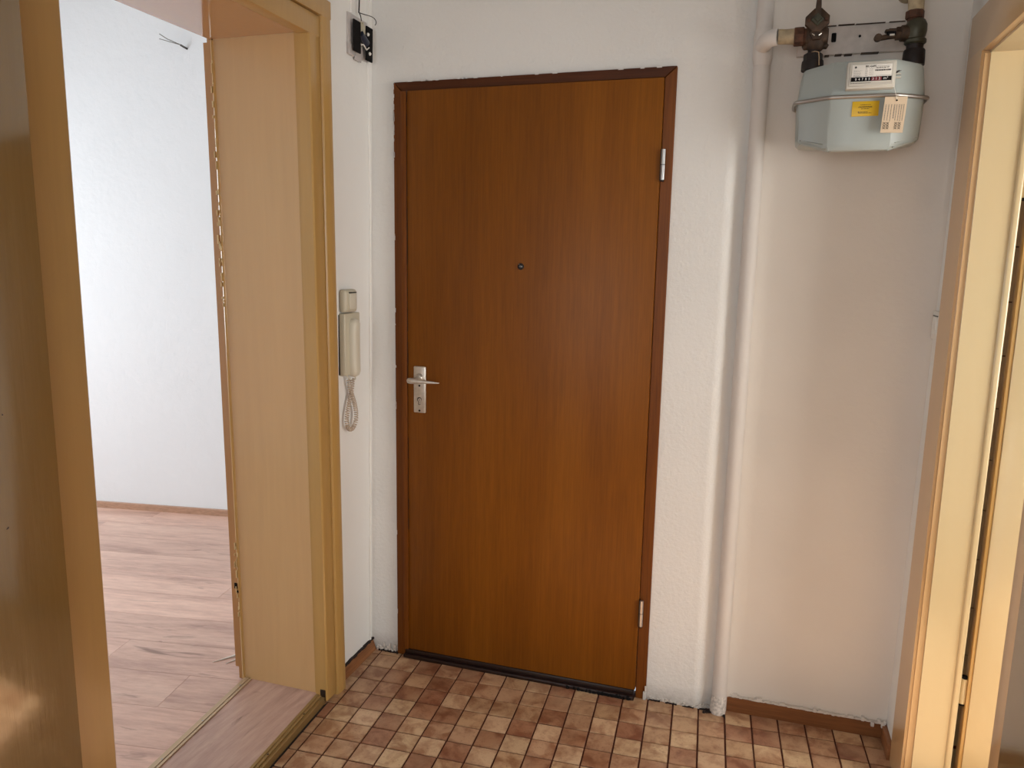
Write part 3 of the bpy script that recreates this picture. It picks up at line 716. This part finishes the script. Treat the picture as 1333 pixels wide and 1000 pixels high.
# counter box
cbx = thing('counter_box', (1.400, -0.185, 1.922), '', ''); del cbx['category']; del cbx['label']
cbx.parent = gm; cbx.location = Vector((1.400, -0.18, 1.918)) - wloc(gm)
FX0, FX1, FZ0, FZ1, FY = 1.345, 1.455, 1.922, 1.985, -0.196
bm = new(); addbox(bm, FX0 - 0.002, FX1 + 0.002, FY + 0.002, -0.15, FZ0 - 0.002, FZ1 + 0.001, 0.003, 2); addbox(bm, FX0 + 0.003, FX1 - 0.003, FY, FY + 0.01, FZ0 + 0.004, FZ1 - 0.004, 0.0015, 1)
obj('casing', bm, 'counter', cbx)
PX0, PX1 = FX0 + 0.009, FX1 - 0.009
bx('name_plate', 'label', cbx, PX0, PX1, FY - 0.0012, FY + 0.001, FZ0 + 0.014, FZ1 - 0.008, 0.0003)
bx('register_window', 'black', cbx, PX0 - 0.001, PX1 + 0.001, FY - 0.0022, FY, FZ0 + 0.015, FZ0 + 0.0255, 0.0003)
bx('decimal_window', 'red', cbx, PX0 + 0.046, PX0 + 0.070, FY - 0.0028, FY - 0.002, FZ0 + 0.0155, FZ0 + 0.025, 0.0002)
Xd, Zd = (1, 0, 0), (0, 0, 1)
yt = FY - 0.0016
text('printing', 'BK-G4M', 0.0068, (PX0 + 0.031, yt, FZ1 - 0.0145), Xd, Zd, 'ink', cbx)
bm = new(); hexnut(bm, (PX0 + 0.008, FY - 0.0014, FZ1 - 0.0135), (0, 1, 0), 0.003, 0.0012, 4); obj('printed_mark', bm, 'ink', cbx)
bm = new()
def bars(x0, z, wid, n, dz, hh=0.0009, jag=0.3):
    for k in range(n):
        ww = wid * random.uniform(1 - jag, 1); x = x0
        while x < x0 + ww:
            l = random.uniform(0.0012, 0.0045); l = min(l, x0 + ww - x)
            addbox(bm, x, x + l, FY - 0.0014, FY - 0.0005, z - k * dz, z - k * dz + hh); x += l + 0.0009
bars(PX0 + 0.004, FZ1 - 0.022, 0.020, 6, 0.0028, 0.0007)
bars(PX0 + 0.031, FZ1 - 0.018, 0.006, 7, 0.0028, 0.0008); bars(PX0 + 0.040, FZ1 - 0.0185, 0.012, 6, 0.0030, 0.0006)
bars(PX0 + 0.003, FZ0 + 0.0275, 0.022, 1, 0.01, 0.0009, 0.05); bars(PX0 - 0.002, FZ0 + 0.0105, 0.048, 1, 0.01, 0.0016, 0.02)
bars(PX0 + 0.058, FZ1 - 0.0125, 0.030, 1, 0.01, 0.0006, 0.05)
bars(PX0 + 0.057, FZ0 + 0.0275, 0.034, 1, 0.01, 0.0007, 0.05)
obj('fine_print', bm, 'inkgrey', cbx)['kind'] = 'stuff'
text('printing', '16 8 9 16 17', 0.0052, (PX0 + 0.055, yt, FZ1 - 0.0180), Xd, Zd, 'ink', cbx, sx=1.15)
bm = new(); x = PX0 + 0.0535
while x < PX0 + 0.089:
    l = random.choice((0.0005, 0.0010, 0.0016)); addbox(bm, x, x + l, FY - 0.0015, FY - 0.0006, FZ1 - 0.0240, FZ1 - 0.0205); x += l + random.choice((0.0004, 0.0008))
obj('barcode', bm, 'ink', cbx)['kind'] = 'stuff'
for k, ch in enumerate('04785'): text('digit', ch, 0.0082, (PX0 + 0.008 + k * 0.0078, FY - 0.0028, FZ0 + 0.0175), Xd, Zd, 'digit', cbx)
for k, ch in enumerate('313'): text('digit', ch, 0.0082, (PX0 + 0.048 + k * 0.0074, FY - 0.0034, FZ0 + 0.0175), Xd, Zd, 'digit', cbx)
text('printing', 'm\u00b3', 0.0088, (PX0 + 0.0735, FY - 0.0028, FZ0 + 0.0178), Xd, Zd, 'digit', cbx, sx=1.2)
# side bracket of the counter
bm = new(); addbox(bm, FX1 + 0.001, FX1 + 0.016, -0.178, -0.168, 1.946, 1.9495); addbox(bm, FX1 + 0.001, FX1 + 0.016, -0.178, -0.168, 1.954, 1.957); addbox(bm, FX1 + 0.001, FX1 + 0.004, -0.178, -0.16, 1.946, 1.957)
obj('seal_bracket', bm, 'counter', gm)
bm = new(); tube(bm, [(FX1 + 0.002, -0.180, 1.958), (FX1 + 0.010, -0.181, 1.962), (FX1 + 0.016, -0.178, 1.963)], [0.003, 0.002, 0.0006], 8); obj('lead_seal', bm, 'dark_iron', gm)
# yellow sticker
ys = bx('yellow_sticker', 'yellow', gm, 1.364, 1.428, -0.1690, -0.1665, 1.857, 1.894, 0.0002, label='yellow warning sticker with small print')
bm = new(); yk = -0.1697
for (x0, x1, z) in ((1.384, 1.408, 1.8845), (1.380, 1.412, 1.880), (1.379, 1.412, 1.878), (1.386, 1.405, 1.8745), (1.382, 1.402, 1.8665), (1.380, 1.411, 1.8640)):
    x = x0
    while x < x1:
        l = random.uniform(0.0012, 0.005); addbox(bm, x, min(x1, x + l), yk, yk + 0.001, z, z + 0.0011); x += l + 0.0009
obj('small_print', bm, 'rust', ys)['kind'] = 'stuff'
bm = new(); hexnut(bm, (1.3800, yk, 1.8672), (0, 1, 0), 0.0022, 0.001, 3); obj('warning_mark', bm, 'ink', ys)
# card tag on a string
tg = thing('paper_tag', (1.462, -0.186, 1.812), 'cream card tag with printed columns hanging on the front of the meter', 'tag')
def tp(u, v, y=-0.1835):  # u across, v down: the card hangs slightly askew
    return (1.4385 + u + -0.05 * v * 1.0, y - 0.02 * v, 1.900 - v - 0.03 * u)
bm = new(); c = [(0, 0), (0.052, 0), (0.052, 0.088), (0, 0.088)]
f = [bm.verts.new(tp(u, v)) for u, v in c]; g_ = [bm.verts.new(tp(u, v, -0.1822)) for u, v in c]
bm.faces.new(f); bm.faces.new(g_[::-1])
for i in range(4): bm.faces.new((f[i], g_[i], g_[(i + 1) % 4], f[(i + 1) % 4]))
obj('card', bm, 'tag', tg)
bm = new(); p = tp(0.028, 0.009, -0.1838); tube(bm, [p, (p[0], p[1] - 0.0006, p[2])], 0.0022, 14); obj('punched_hole', bm, 'black', tg)
bm = new(); tube(bm, [(1.4560, -0.180, 1.930), (1.4600, -0.188, 1.91), tp(0.028, 0.007, -0.1845)], 0.0006, 6); obj('string', bm, 'label', tg)
dn = Vector(tp(0, 1)) - Vector(tp(0, 0)); dn.normalize(); rt = Vector(tp(1, 0)) - Vector(tp(0, 0)); rt.normalize()
bm = new()
for cidx, u in enumerate((0.004, 0.0105, 0.0170, 0.0235, 0.0290, 0.0350, 0.0400, 0.0455)):
    v = 0.019
    end = 0.058 if cidx != 3 else 0.05
    while v < end:
        l = random.uniform(0.0010, 0.0042)
        a = Vector(tp(u, v, -0.1840)); b = Vector(tp(u + 0.0016 if cidx != 3 else u + 0.0022, v + l, -0.1840))
        addbox(bm, min(a.x, b.x), max(a.x, b.x), a.y, a.y + 0.0006, min(a.z, b.z), max(a.z, b.z)); v += l + 0.0011
obj('printed_lines', bm, 'inkgrey', tg)['kind'] = 'stuff'
for u in (0.0035, 0.0115, 0.0300, 0.0385):
    text('printing', 'XXX', 0.0085, tp(u, 0.062, -0.1840), dn, rt, 'ink', tg)

# ------------------------------------------------------------------ GAS FITTINGS
mp = thing('mounting_plate', (1.40, 0.045, 2.067), 'off-white painted steel mounting bracket on the wall behind the valves', 'bracket')
bx('plate', 'plate_paint', mp, 1.225, 1.530, 0.034, 0.052, 2.062, 2.138, 0.003)
bm = new(); addbox(bm, 1.314, 1.327, 0.0325, 0.036, 2.095, 2.120, 0.003); obj('slot', bm, 'black', mp)
bm = new(); tube(bm, [(1.388, 0.0335, 2.107), (1.388, 0.0325, 2.107)], 0.0035, 12); obj('screw_hole', bm, 'black', mp)
bm = new()
for (x0, x1, z, dz) in ((1.285, 1.325, 2.1385, 0), (1.330, 1.372, 2.1395, 0), (1.375, 1.45, 2.1385, 0), (1.46, 1.50, 2.1385, 0), (1.30, 1.312, 2.060, 0), (1.327, 1.345, 2.061, 0), (1.352, 1.372, 2.060, 0), (1.395, 1.44, 2.0615, 0)):
    addbox(bm, x0, x1, 0.031, 0.05, z - 0.0011, z + 0.0011)
obj('rust_line', bm, 'rust', mp)['kind'] = 'stuff'

vy = -0.075
v = thing('gas_shutoff_valve', (1.266, vy, 1.99), 'brown tarnished gas shut-off valve with raised lever on the left inlet', 'valve')
bm = new(); tube(bm, [(1.170, vy, 2.090), (1.173, vy, 2.090), (1.188, vy, 2.089), (1.200, vy, 2.0885), (1.212, vy, 2.088)], [0.0185, 0.0195, 0.0192, 0.020, 0.0205], 18); obj('inlet_coupling', bm, 'old_paint', v, 'flaking cream-painted coupling')
bm = new(); hexnut(bm, (1.224, vy, 2.087), (1, 0, 0), 0.025, 0.026, 8); tube(bm, [(1.236, vy, 2.086), (1.245, vy, 2.086)], 0.021, 16); obj('inlet_nut', bm, 'rust_red', v)
bm = new()
tube(bm, [(1.240, vy, 2.084), (1.247, vy, 2.084), (1.268, vy, 2.084), (1.290, vy, 2.084), (1.298, vy, 2.084)], [0.019, 0.026, 0.0275, 0.026, 0.019], 20)
tube(bm, [(1.267, vy, 2.120), (1.267, vy, 2.108), (1.267, vy, 2.070), (1.267, vy, 2.056), (1.266, vy, 2.048)], [0.017, 0.024, 0.027, 0.024, 0.017], 20)
tube(bm, [(1.236, vy, 2.056), (1.242, vy, 2.060), (1.292, vy, 2.060), (1.299, vy, 2.056)], [0.006, 0.009, 0.009, 0.006], 10)
hexnut(bm, (1.267, vy - 0.028, 2.084), (0, 1, 0), 0.018, 0.016, 6)
obj('valve_body', bm, 'rust', v)
bm = new()
for s_ in (-1, 1): tube(bm, [(1.267 + s_ * 0.005, vy - 0.0375, 2.078), (1.267 + s_ * 0.012, vy - 0.0368, 2.083)], [0.0015, 0.0010], 6)
obj('worn_edge', bm, 'metal', v)
# diamond-shaped plug head and the lever rising from it
cz, cyy = 2.116, vy - 0.042
def diamond(bm, c, hw, hh, y0, y1, cut):
    P = [(-cut, -hh), (cut, -hh), (hw, -cut), (hw, cut), (cut, hh), (-cut, hh), (-hw, cut), (-hw, -cut)]
    loft(bm, [[(c[0] + x * 0.9, y0, c[1] + z * 0.9) for x, z in P], [(c[0] + x, y0 - 0.003 if y1 < y0 else y0, c[1] + z) for x, z in P], [(c[0] + x, y1 + 0.002, c[1] + z) for x, z in P], [(c[0] + x * 0.88, y1, c[1] + z * 0.88) for x, z in P]], True, False)
bm = new(); diamond(bm, (1.266, cz), 0.0300, 0.0290, vy - 0.020, cyy, 0.009); obj('plug_head', bm, 'rust', v)
bm = new(); diamond(bm, (1.266, cz), 0.0165, 0.0165, cyy + 0.001, cyy - 0.005, 0.001); diamond(bm, (1.266, cz + 0.001), 0.009, 0.009, cyy - 0.004, cyy - 0.009, 0.0006); obj('square_spindle', bm, 'greenbrass', v)
for s_ in (-1, 1):
    bm = new(); tube(bm, [(1.266 + s_ * 0.022, cyy + 0.002, cz), (1.266 + s_ * 0.022, cyy - 0.004, cz)], [0.005, 0.004], 10)
    obj('bolt', bm, 'rust_red', v)
bm = new(); loft(bm, [[(1.266 + sx * wd, cyy - 0.004 + dy, z) for sx, dy in ((-1, 0), (1, 0), (1, 0.006), (-1, 0.006))] for z, wd in ((2.118, 0.0075), (2.15, 0.0070), (2.18, 0.0050), (2.235, 0.0065), (2.25, 0.0045))], True, False)
obj('lever', bm, 'rust', v)
bm = new(); tube(bm, [(1.265, vy, 2.052), (1.265, vy, 2.036)], 0.0155, 16); obj('outlet_neck', bm, 'dark_iron', v)
bm = new(); hexnut(bm, (1.264, vy, 2.030), (0, 0, 1), 0.0245, 0.020, 8); tube(bm, [(1.264, vy, 2.021), (1.264, vy, 2.012), (1.264, vy, 1.9965)], [0.0275, 0.0285, 0.0285], 20); obj('union_nut', bm, 'dark_iron', v)
bm = new(); tube(bm, [(1.276, vy - 0.027, 2.038), (1.278, vy - 0.0292, 2.022), (1.279, vy - 0.0295, 2.004)], 0.0012, 6); tube(bm, [(1.258, vy - 0.018, 2.040), (1.266, vy - 0.025, 2.041), (1.276, vy - 0.027, 2.038)], 0.0012, 6); obj('seal_wire', bm, 'aluminium', v)

u = thing('gas_outlet_fitting', (1.51, vy, 1.99), 'tarnished greenish gas elbow and union on the right outlet of the meter', 'pipe fitting')
bm = new(); pts = [(1.507 - 0.001 * k, vy + (0.0 if k < 2 else 0.012 * (k - 1)), 2.128 + 0.018 * k) for k in range(9)]
pts = [(1.507, vy, 2.120), (1.506, vy, 2.145), (1.505, vy, 2.165), (1.504, vy + 0.01, 2.19), (1.503, vy + 0.03, 2.205), (1.500, vy + 0.07, 2.212), (1.500, 0.06, 2.212)]
tube(bm, pts, [0.019, 0.019, 0.0195, 0.022, 0.024, 0.024, 0.024], 18); obj('painted_pipe', bm, 'old_paint', u, 'cream overpainted pipe stub')
bm = new(); hexnut(bm, (1.505, vy, 2.122), (0, 0, 1), 0.0225, 0.020, 8); tube(bm, [(1.505, vy, 2.112), (1.505, vy, 2.104)], 0.017, 14); obj('rusty_nut', bm, 'rust_red', u)
bm = new()
tube(bm, [(1.510, vy, 2.112), (1.510, vy, 2.106), (1.511, vy, 2.096), (1.511, vy, 2.080), (1.511, vy, 2.066), (1.512, vy, 2.060)], [0.016, 0.022, 0.026, 0.0265, 0.024, 0.021], 22)
tube(bm, [(1.512, vy, 2.062), (1.512, vy, 2.059), (1.512, vy, 2.052), (1.512, vy, 2.048)], [0.024, 0.0265, 0.0265, 0.022], 22)
obj('elbow_body', bm, 'greenbrass', u)
bm = new(); tube(bm, [(1.492, vy, 2.078), (1.476, vy - 0.002, 2.078), (1.472, vy - 0.002, 2.078)], [0.021, 0.020, 0.014], 14)
hexnut(bm, (1.470, vy - 0.003, 2.078), (1, 0, 0), 0.017, 0.014, 6)
tube(bm, [(1.466, vy - 0.006, 2.074), (1.445, vy - 0.010, 2.070), (1.420, vy - 0.012, 2.066)], [0.009, 0.007, 0.0065], 10)
tube(bm, [(1.462, vy - 0.006, 2.086), (1.448, vy - 0.006, 2.087), (1.440, vy - 0.008, 2.080)], [0.005, 0.005, 0.004], 10)
tube(bm, [(1.420, vy - 0.020, 2.068), (1.420, vy - 0.006, 2.068)], 0.0095, 12)
addbox(bm, 1.436, 1.470, vy - 0.016, vy, 2.080, 2.088, 0.002, 1)
obj('test_nipple', bm, 'rust', u)
bm = new(); addbox(bm, 1.440, 1.462, vy - 0.018, vy - 0.010, 2.071, 2.082, 0.002, 1); obj('black_clip', bm, 'black', u)
bm = new(); addbox(bm, 1.447, 1.459, vy - 0.020, vy - 0.017, 2.0700, 2.0745, 0.001, 1); obj('pale_sleeve', bm, 'label', u)
bm = new(); tube(bm, [(1.512, vy, 2.050), (1.512, vy, 2.030)], 0.0205, 18); tube(bm, [(1.512, vy, 2.036), (1.512, vy, 2.032), (1.512, vy, 2.006), (1.512, vy, 1.9965)], [0.024, 0.0265, 0.0275, 0.0275], 20); obj('union_nut', bm, 'dark_iron', u)

# ------------------------------------------------------------------ LEFT WALL FITTINGS
def wx(z): return -0.150 + 0.0137 * z      # face of the leaning strip
ip = thing('intercom_phone', (-0.13, -0.16, 1.085), 'ivory wall intercom handset with coiled cord beside the tan doorway', 'intercom')
X0 = wx(1.18)
bm = new(); addbox(bm, X0 - 0.001, X0 + 0.024, -0.209, -0.108, 1.084, 1.290, 0.004, 3); obj('base', bm, 'ivory2', ip)
bm = new(); addbox(bm, X0 - 0.0005, X0 + 0.004, -0.2112, -0.209, 1.086, 1.286, 0.001, 1); obj('side_shadow_gap', bm, 'dark_iron', ip)
bm = new()
hp = [(0, -0.160, 1.078), (0, -0.160, 1.083), (0, -0.160, 1.095), (0, -0.160, 1.12), (0, -0.160, 1.23), (0, -0.160, 1.255), (0, -0.160, 1.266), (0, -0.160, 1.271)]
hw = [0.010, 0.017, 0.0225, 0.0240, 0.0240, 0.0225, 0.017, 0.010]
ht = [0.010, 0.020, 0.025, 0.023, 0.023, 0.026, 0.020, 0.010]
rings = []
for (q, yc, z), a_, b_ in zip(hp, hw, ht):
    r_ = []
    for k in range(20):
        t = 2 * math.pi * k / 20; c_, s_ = math.cos(t), math.sin(t)
        r_.append((X0 + 0.028 + b_ * math.copysign(abs(c_) ** 0.7, c_) * 0.75, yc + a_ * math.copysign(abs(s_) ** 0.7, s_), z))
    rings.append(r_)
loft(bm, rings); obj('handset', bm, 'ivory', ip)
# coiled cord: a loop hanging from the base to the handset
def bez(p, n):
    out = []
    for k in range(n + 1):
        t = k / n; q = [Vector(a) for a in p]
        while len(q) > 1: q = [q[i].lerp(q[i + 1], t) for i in range(len(q) - 1)]
        out.append(q[0])
    return out
xc = X0 + 0.016
path = bez([(xc, -0.178, 1.068), (xc, -0.170, 1.02), (xc + 0.004, -0.150, 0.99), (xc, -0.090, 0.93), (xc, -0.095, 0.87), (xc, -0.165, 0.865), (xc, -0.245, 0.87), (xc, -0.225, 0.93), (xc - 0.004, -0.165, 0.98), (xc, -0.150, 1.02), (xc, -0.152, 1.068)], 900)
bm = new(); pts = []
L = 0
for k in range(len(path)):
    if k: L += (path[k] - path[k - 1]).length
    t = (path[min(k + 1, len(path) - 1)] - path[max(k - 1, 0)]).normalized(); n1 = Vector((1, 0, 0)); n2 = t.cross(n1).normalized()
    a = L / 0.0078 * 2 * math.pi; pts.append(path[k] + (n1 * math.cos(a) + n2 * math.sin(a)) * 0.0062)
tube(bm, pts, 0.0017, 5); obj('coiled_cord', bm, 'cord', ip)
bm = new(); tube(bm, bez([(xc, -0.186, 1.088), (xc, -0.188, 1.075), (xc + 0.005, -0.168, 1.060), (xc + 0.005, -0.165, 1.082), (xc, -0.178, 1.066)], 16), 0.0024, 8); obj('cord_end', bm, 'ivory', ip); bm = new()
tube(bm, bez([(xc + 0.008, -0.160, 1.082), (xc + 0.008, -0.132, 1.070), (xc + 0.004, -0.142, 1.056), (xc, -0.152, 1.066)], 12), 0.0024, 8)
obj('cord_end', bm, 'ivory', ip)

sw = thing('light_switch', (-0.13, -0.17, 1.292), 'ivory rocker light switch directly above the intercom', 'switch')
bm = new(); addbox(bm, wx(1.33) - 0.001, wx(1.33) + 0.028, -0.209, -0.131, 1.293, 1.368, 0.011, 4); obj('frame', bm, 'ivory2', sw)
bm = new(); addbox(bm, wx(1.33) + 0.027, wx(1.33) + 0.033, -0.190, -0.146, 1.304, 1.356, 0.002, 2); rk = obj('rocker', bm, 'ivory', sw)
bm = new(); addbox(bm, wx(1.33) + 0.0275, wx(1.33) + 0.0315, -0.190, -0.146, 1.3562, 1.3595); obj('rocker_gap', bm, 'dark_iron', sw)

s2 = thing('light_switch', (1.65, 0.02, 1.27), 'small white switch on the narrow strip of right wall', 'switch')
bm = new(); addbox(bm, 1.643, 1.657, -0.058, 0.024, 1.272, 1.352, 0.003, 2); obj('frame', bm, 'white_pl', s2)
bm = new(); addbox(bm, 1.6395, 1.644, -0.040, 0.006, 1.288, 1.338, 0.0015, 1); obj('rocker', bm, 'white_pl', s2)
bm = new(); addbox(bm, 1.6405, 1.644, -0.044, 0.010, 1.338, 1.3405); obj('rocker_gap', bm, 'dark_iron', s2)

# opened doorbell chime with its two black bars
XC = wx(2.17)
ch = thing('door_chime', (XC, -0.08, 2.09), 'uncovered doorbell chime with two black plates above the intercom', 'doorbell')
bm = new(); addbox(bm, XC - 0.002, XC + 0.006, -0.148, -0.022, 2.108, 2.232, 0.003, 2); addbox(bm, XC + 0.004, XC + 0.010, -0.150, -0.115, 2.104, 2.140, 0.002, 1); addbox(bm, XC + 0.004, XC + 0.010, -0.110, -0.070, 2.096, 2.112, 0.002, 1); obj('backplate', bm, 'clear', ch)
bx('chime_bar', 'black', ch, XC + 0.016, XC + 0.021, -0.137, -0.094, 2.117, 2.212, 0.0008, top=(0, 0.001))
bx('chime_bar', 'black', ch, XC + 0.016, XC + 0.021, -0.058, -0.016, 2.108, 2.214, 0.0008, top=(0, 0.005))
for y, z in ((-0.048, 2.188), (-0.037, 2.131)):
    bm = new(); tube(bm, [(XC + 0.020, y, z), (XC + 0.024, y, z), (XC + 0.027, y, z)], [0.0055, 0.0055, 0.002], 12); obj('post', bm, 'white_pl', ch)
bm = new(); addbox(bm, XC + 0.006, XC + 0.018, -0.092, -0.058, 2.172, 2.212, 0.001, 1); addbox(bm, XC + 0.006, XC + 0.020, -0.075, -0.070, 2.165, 2.218); addbox(bm, XC + 0.006, XC + 0.020, -0.088, -0.084, 2.165, 2.218); obj('terminal_block', bm, 'ivory2', ch)
bm = new(); tube(bm, [(XC + 0.018, -0.092, 2.178), (XC + 0.018, -0.052, 2.158)], 0.012, 18); obj('solenoid', bm, simple('navy_coil', (0.02, 0.025, 0.045), 0.35), ch)
bm = new(); tube(bm, [(XC + 0.016, -0.092, 2.146), (XC + 0.020, -0.075, 2.150), (XC + 0.022, -0.058, 2.138), (XC + 0.024, -0.045, 2.148)], 0.0022, 8); obj('plunger_clip', bm, 'white_pl', ch)
wr_ = thing('bell_wire', (XC, -0.08, 2.2), 'dark twin bell wire rising from the doorbell chime', 'wire')
bm = new(); tube(bm, bez([(XC + 0.010, -0.075, CEIL), (XC + 0.012, -0.080, 2.45), (XC + 0.012, -0.078, 2.33), (XC + 0.014, -0.089, 2.255), (XC + 0.014, -0.092, 2.242)], 20), 0.0022, 7)
tube(bm, bez([(XC + 0.014, -0.092, 2.244), (XC + 0.018, -0.082, 2.235), (XC + 0.018, -0.080, 2.215), (XC + 0.016, -0.086, 2.200)], 14), 0.0016, 6)
tube(bm, bez([(XC + 0.014, -0.092, 2.243), (XC + 0.03, -0.060, 2.238), (XC + 0.03, 0.000, 2.262), (XC + 0.03, 0.004, 2.235), (XC + 0.026, -0.006, 2.228)], 20), 0.0013, 6)
obj('wire', bm, 'dark_iron', wr_)
# overpainted cable down the corner
bm = new(); pts = []
for k in range(60):
    z = CEIL - 0.01 - k * (CEIL - 0.05) / 59
    yb = -0.010 + 0.012 * max(0, min(1, (2.0 - z) / 0.3)) if z < 2.12 else -0.010
    pts.append((wx(z) + 0.0015, yb * 1.0 + 0.0012 * math.sin(z * 14), z))
tube(bm, pts, 0.0042, 8); tag(obj('painted_cable', bm, 'cable_paint'), 'thin white overpainted cable running down the left corner', 'cable')
bm = new(); tube(bm, [(wx(2.9) + 0.001, -0.125, CEIL - 0.01), (wx(2.3) + 0.001, -0.123, 2.3), (wx(2.23) + 0.001, -0.122, 2.235)], 0.004, 8); tag(obj('painted_cable', bm, 'cable_paint'), 'thin white cable entering the top of the doorbell chime', 'cable')

# loose wires sticking out of the left room wall
lw = thing('loose_wire', (*onfar(0.69), 2.50), 'loose wire ends sticking out of the left room wall', 'wire')
px_, py_ = onfar(0.715, 0.0); qx, qy = onfar(0.64, 0.05)
bm = new()
tube(bm, [(px_, py_, 2.512), (px_ - 0.02, py_ - 0.03, 2.525), (qx, qy, 2.545), (qx - 0.04, qy - 0.01, 2.57)], 0.0022, 6)
tube(bm, [(px_ + 0.004, py_, 2.512), (px_ - 0.015, py_ - 0.035, 2.522), (qx - 0.01, qy - 0.01, 2.538), (qx - 0.05, qy - 0.0, 2.55)], 0.0018, 6)
obj('wire', bm, 'inkgrey', lw)
bm = new(); tube(bm, [(px_, py_ + 0.002, 2.510), (px_ - 0.018, py_ - 0.028, 2.523)], 0.005, 8); obj('sheath', bm, 'dark_iron', lw)
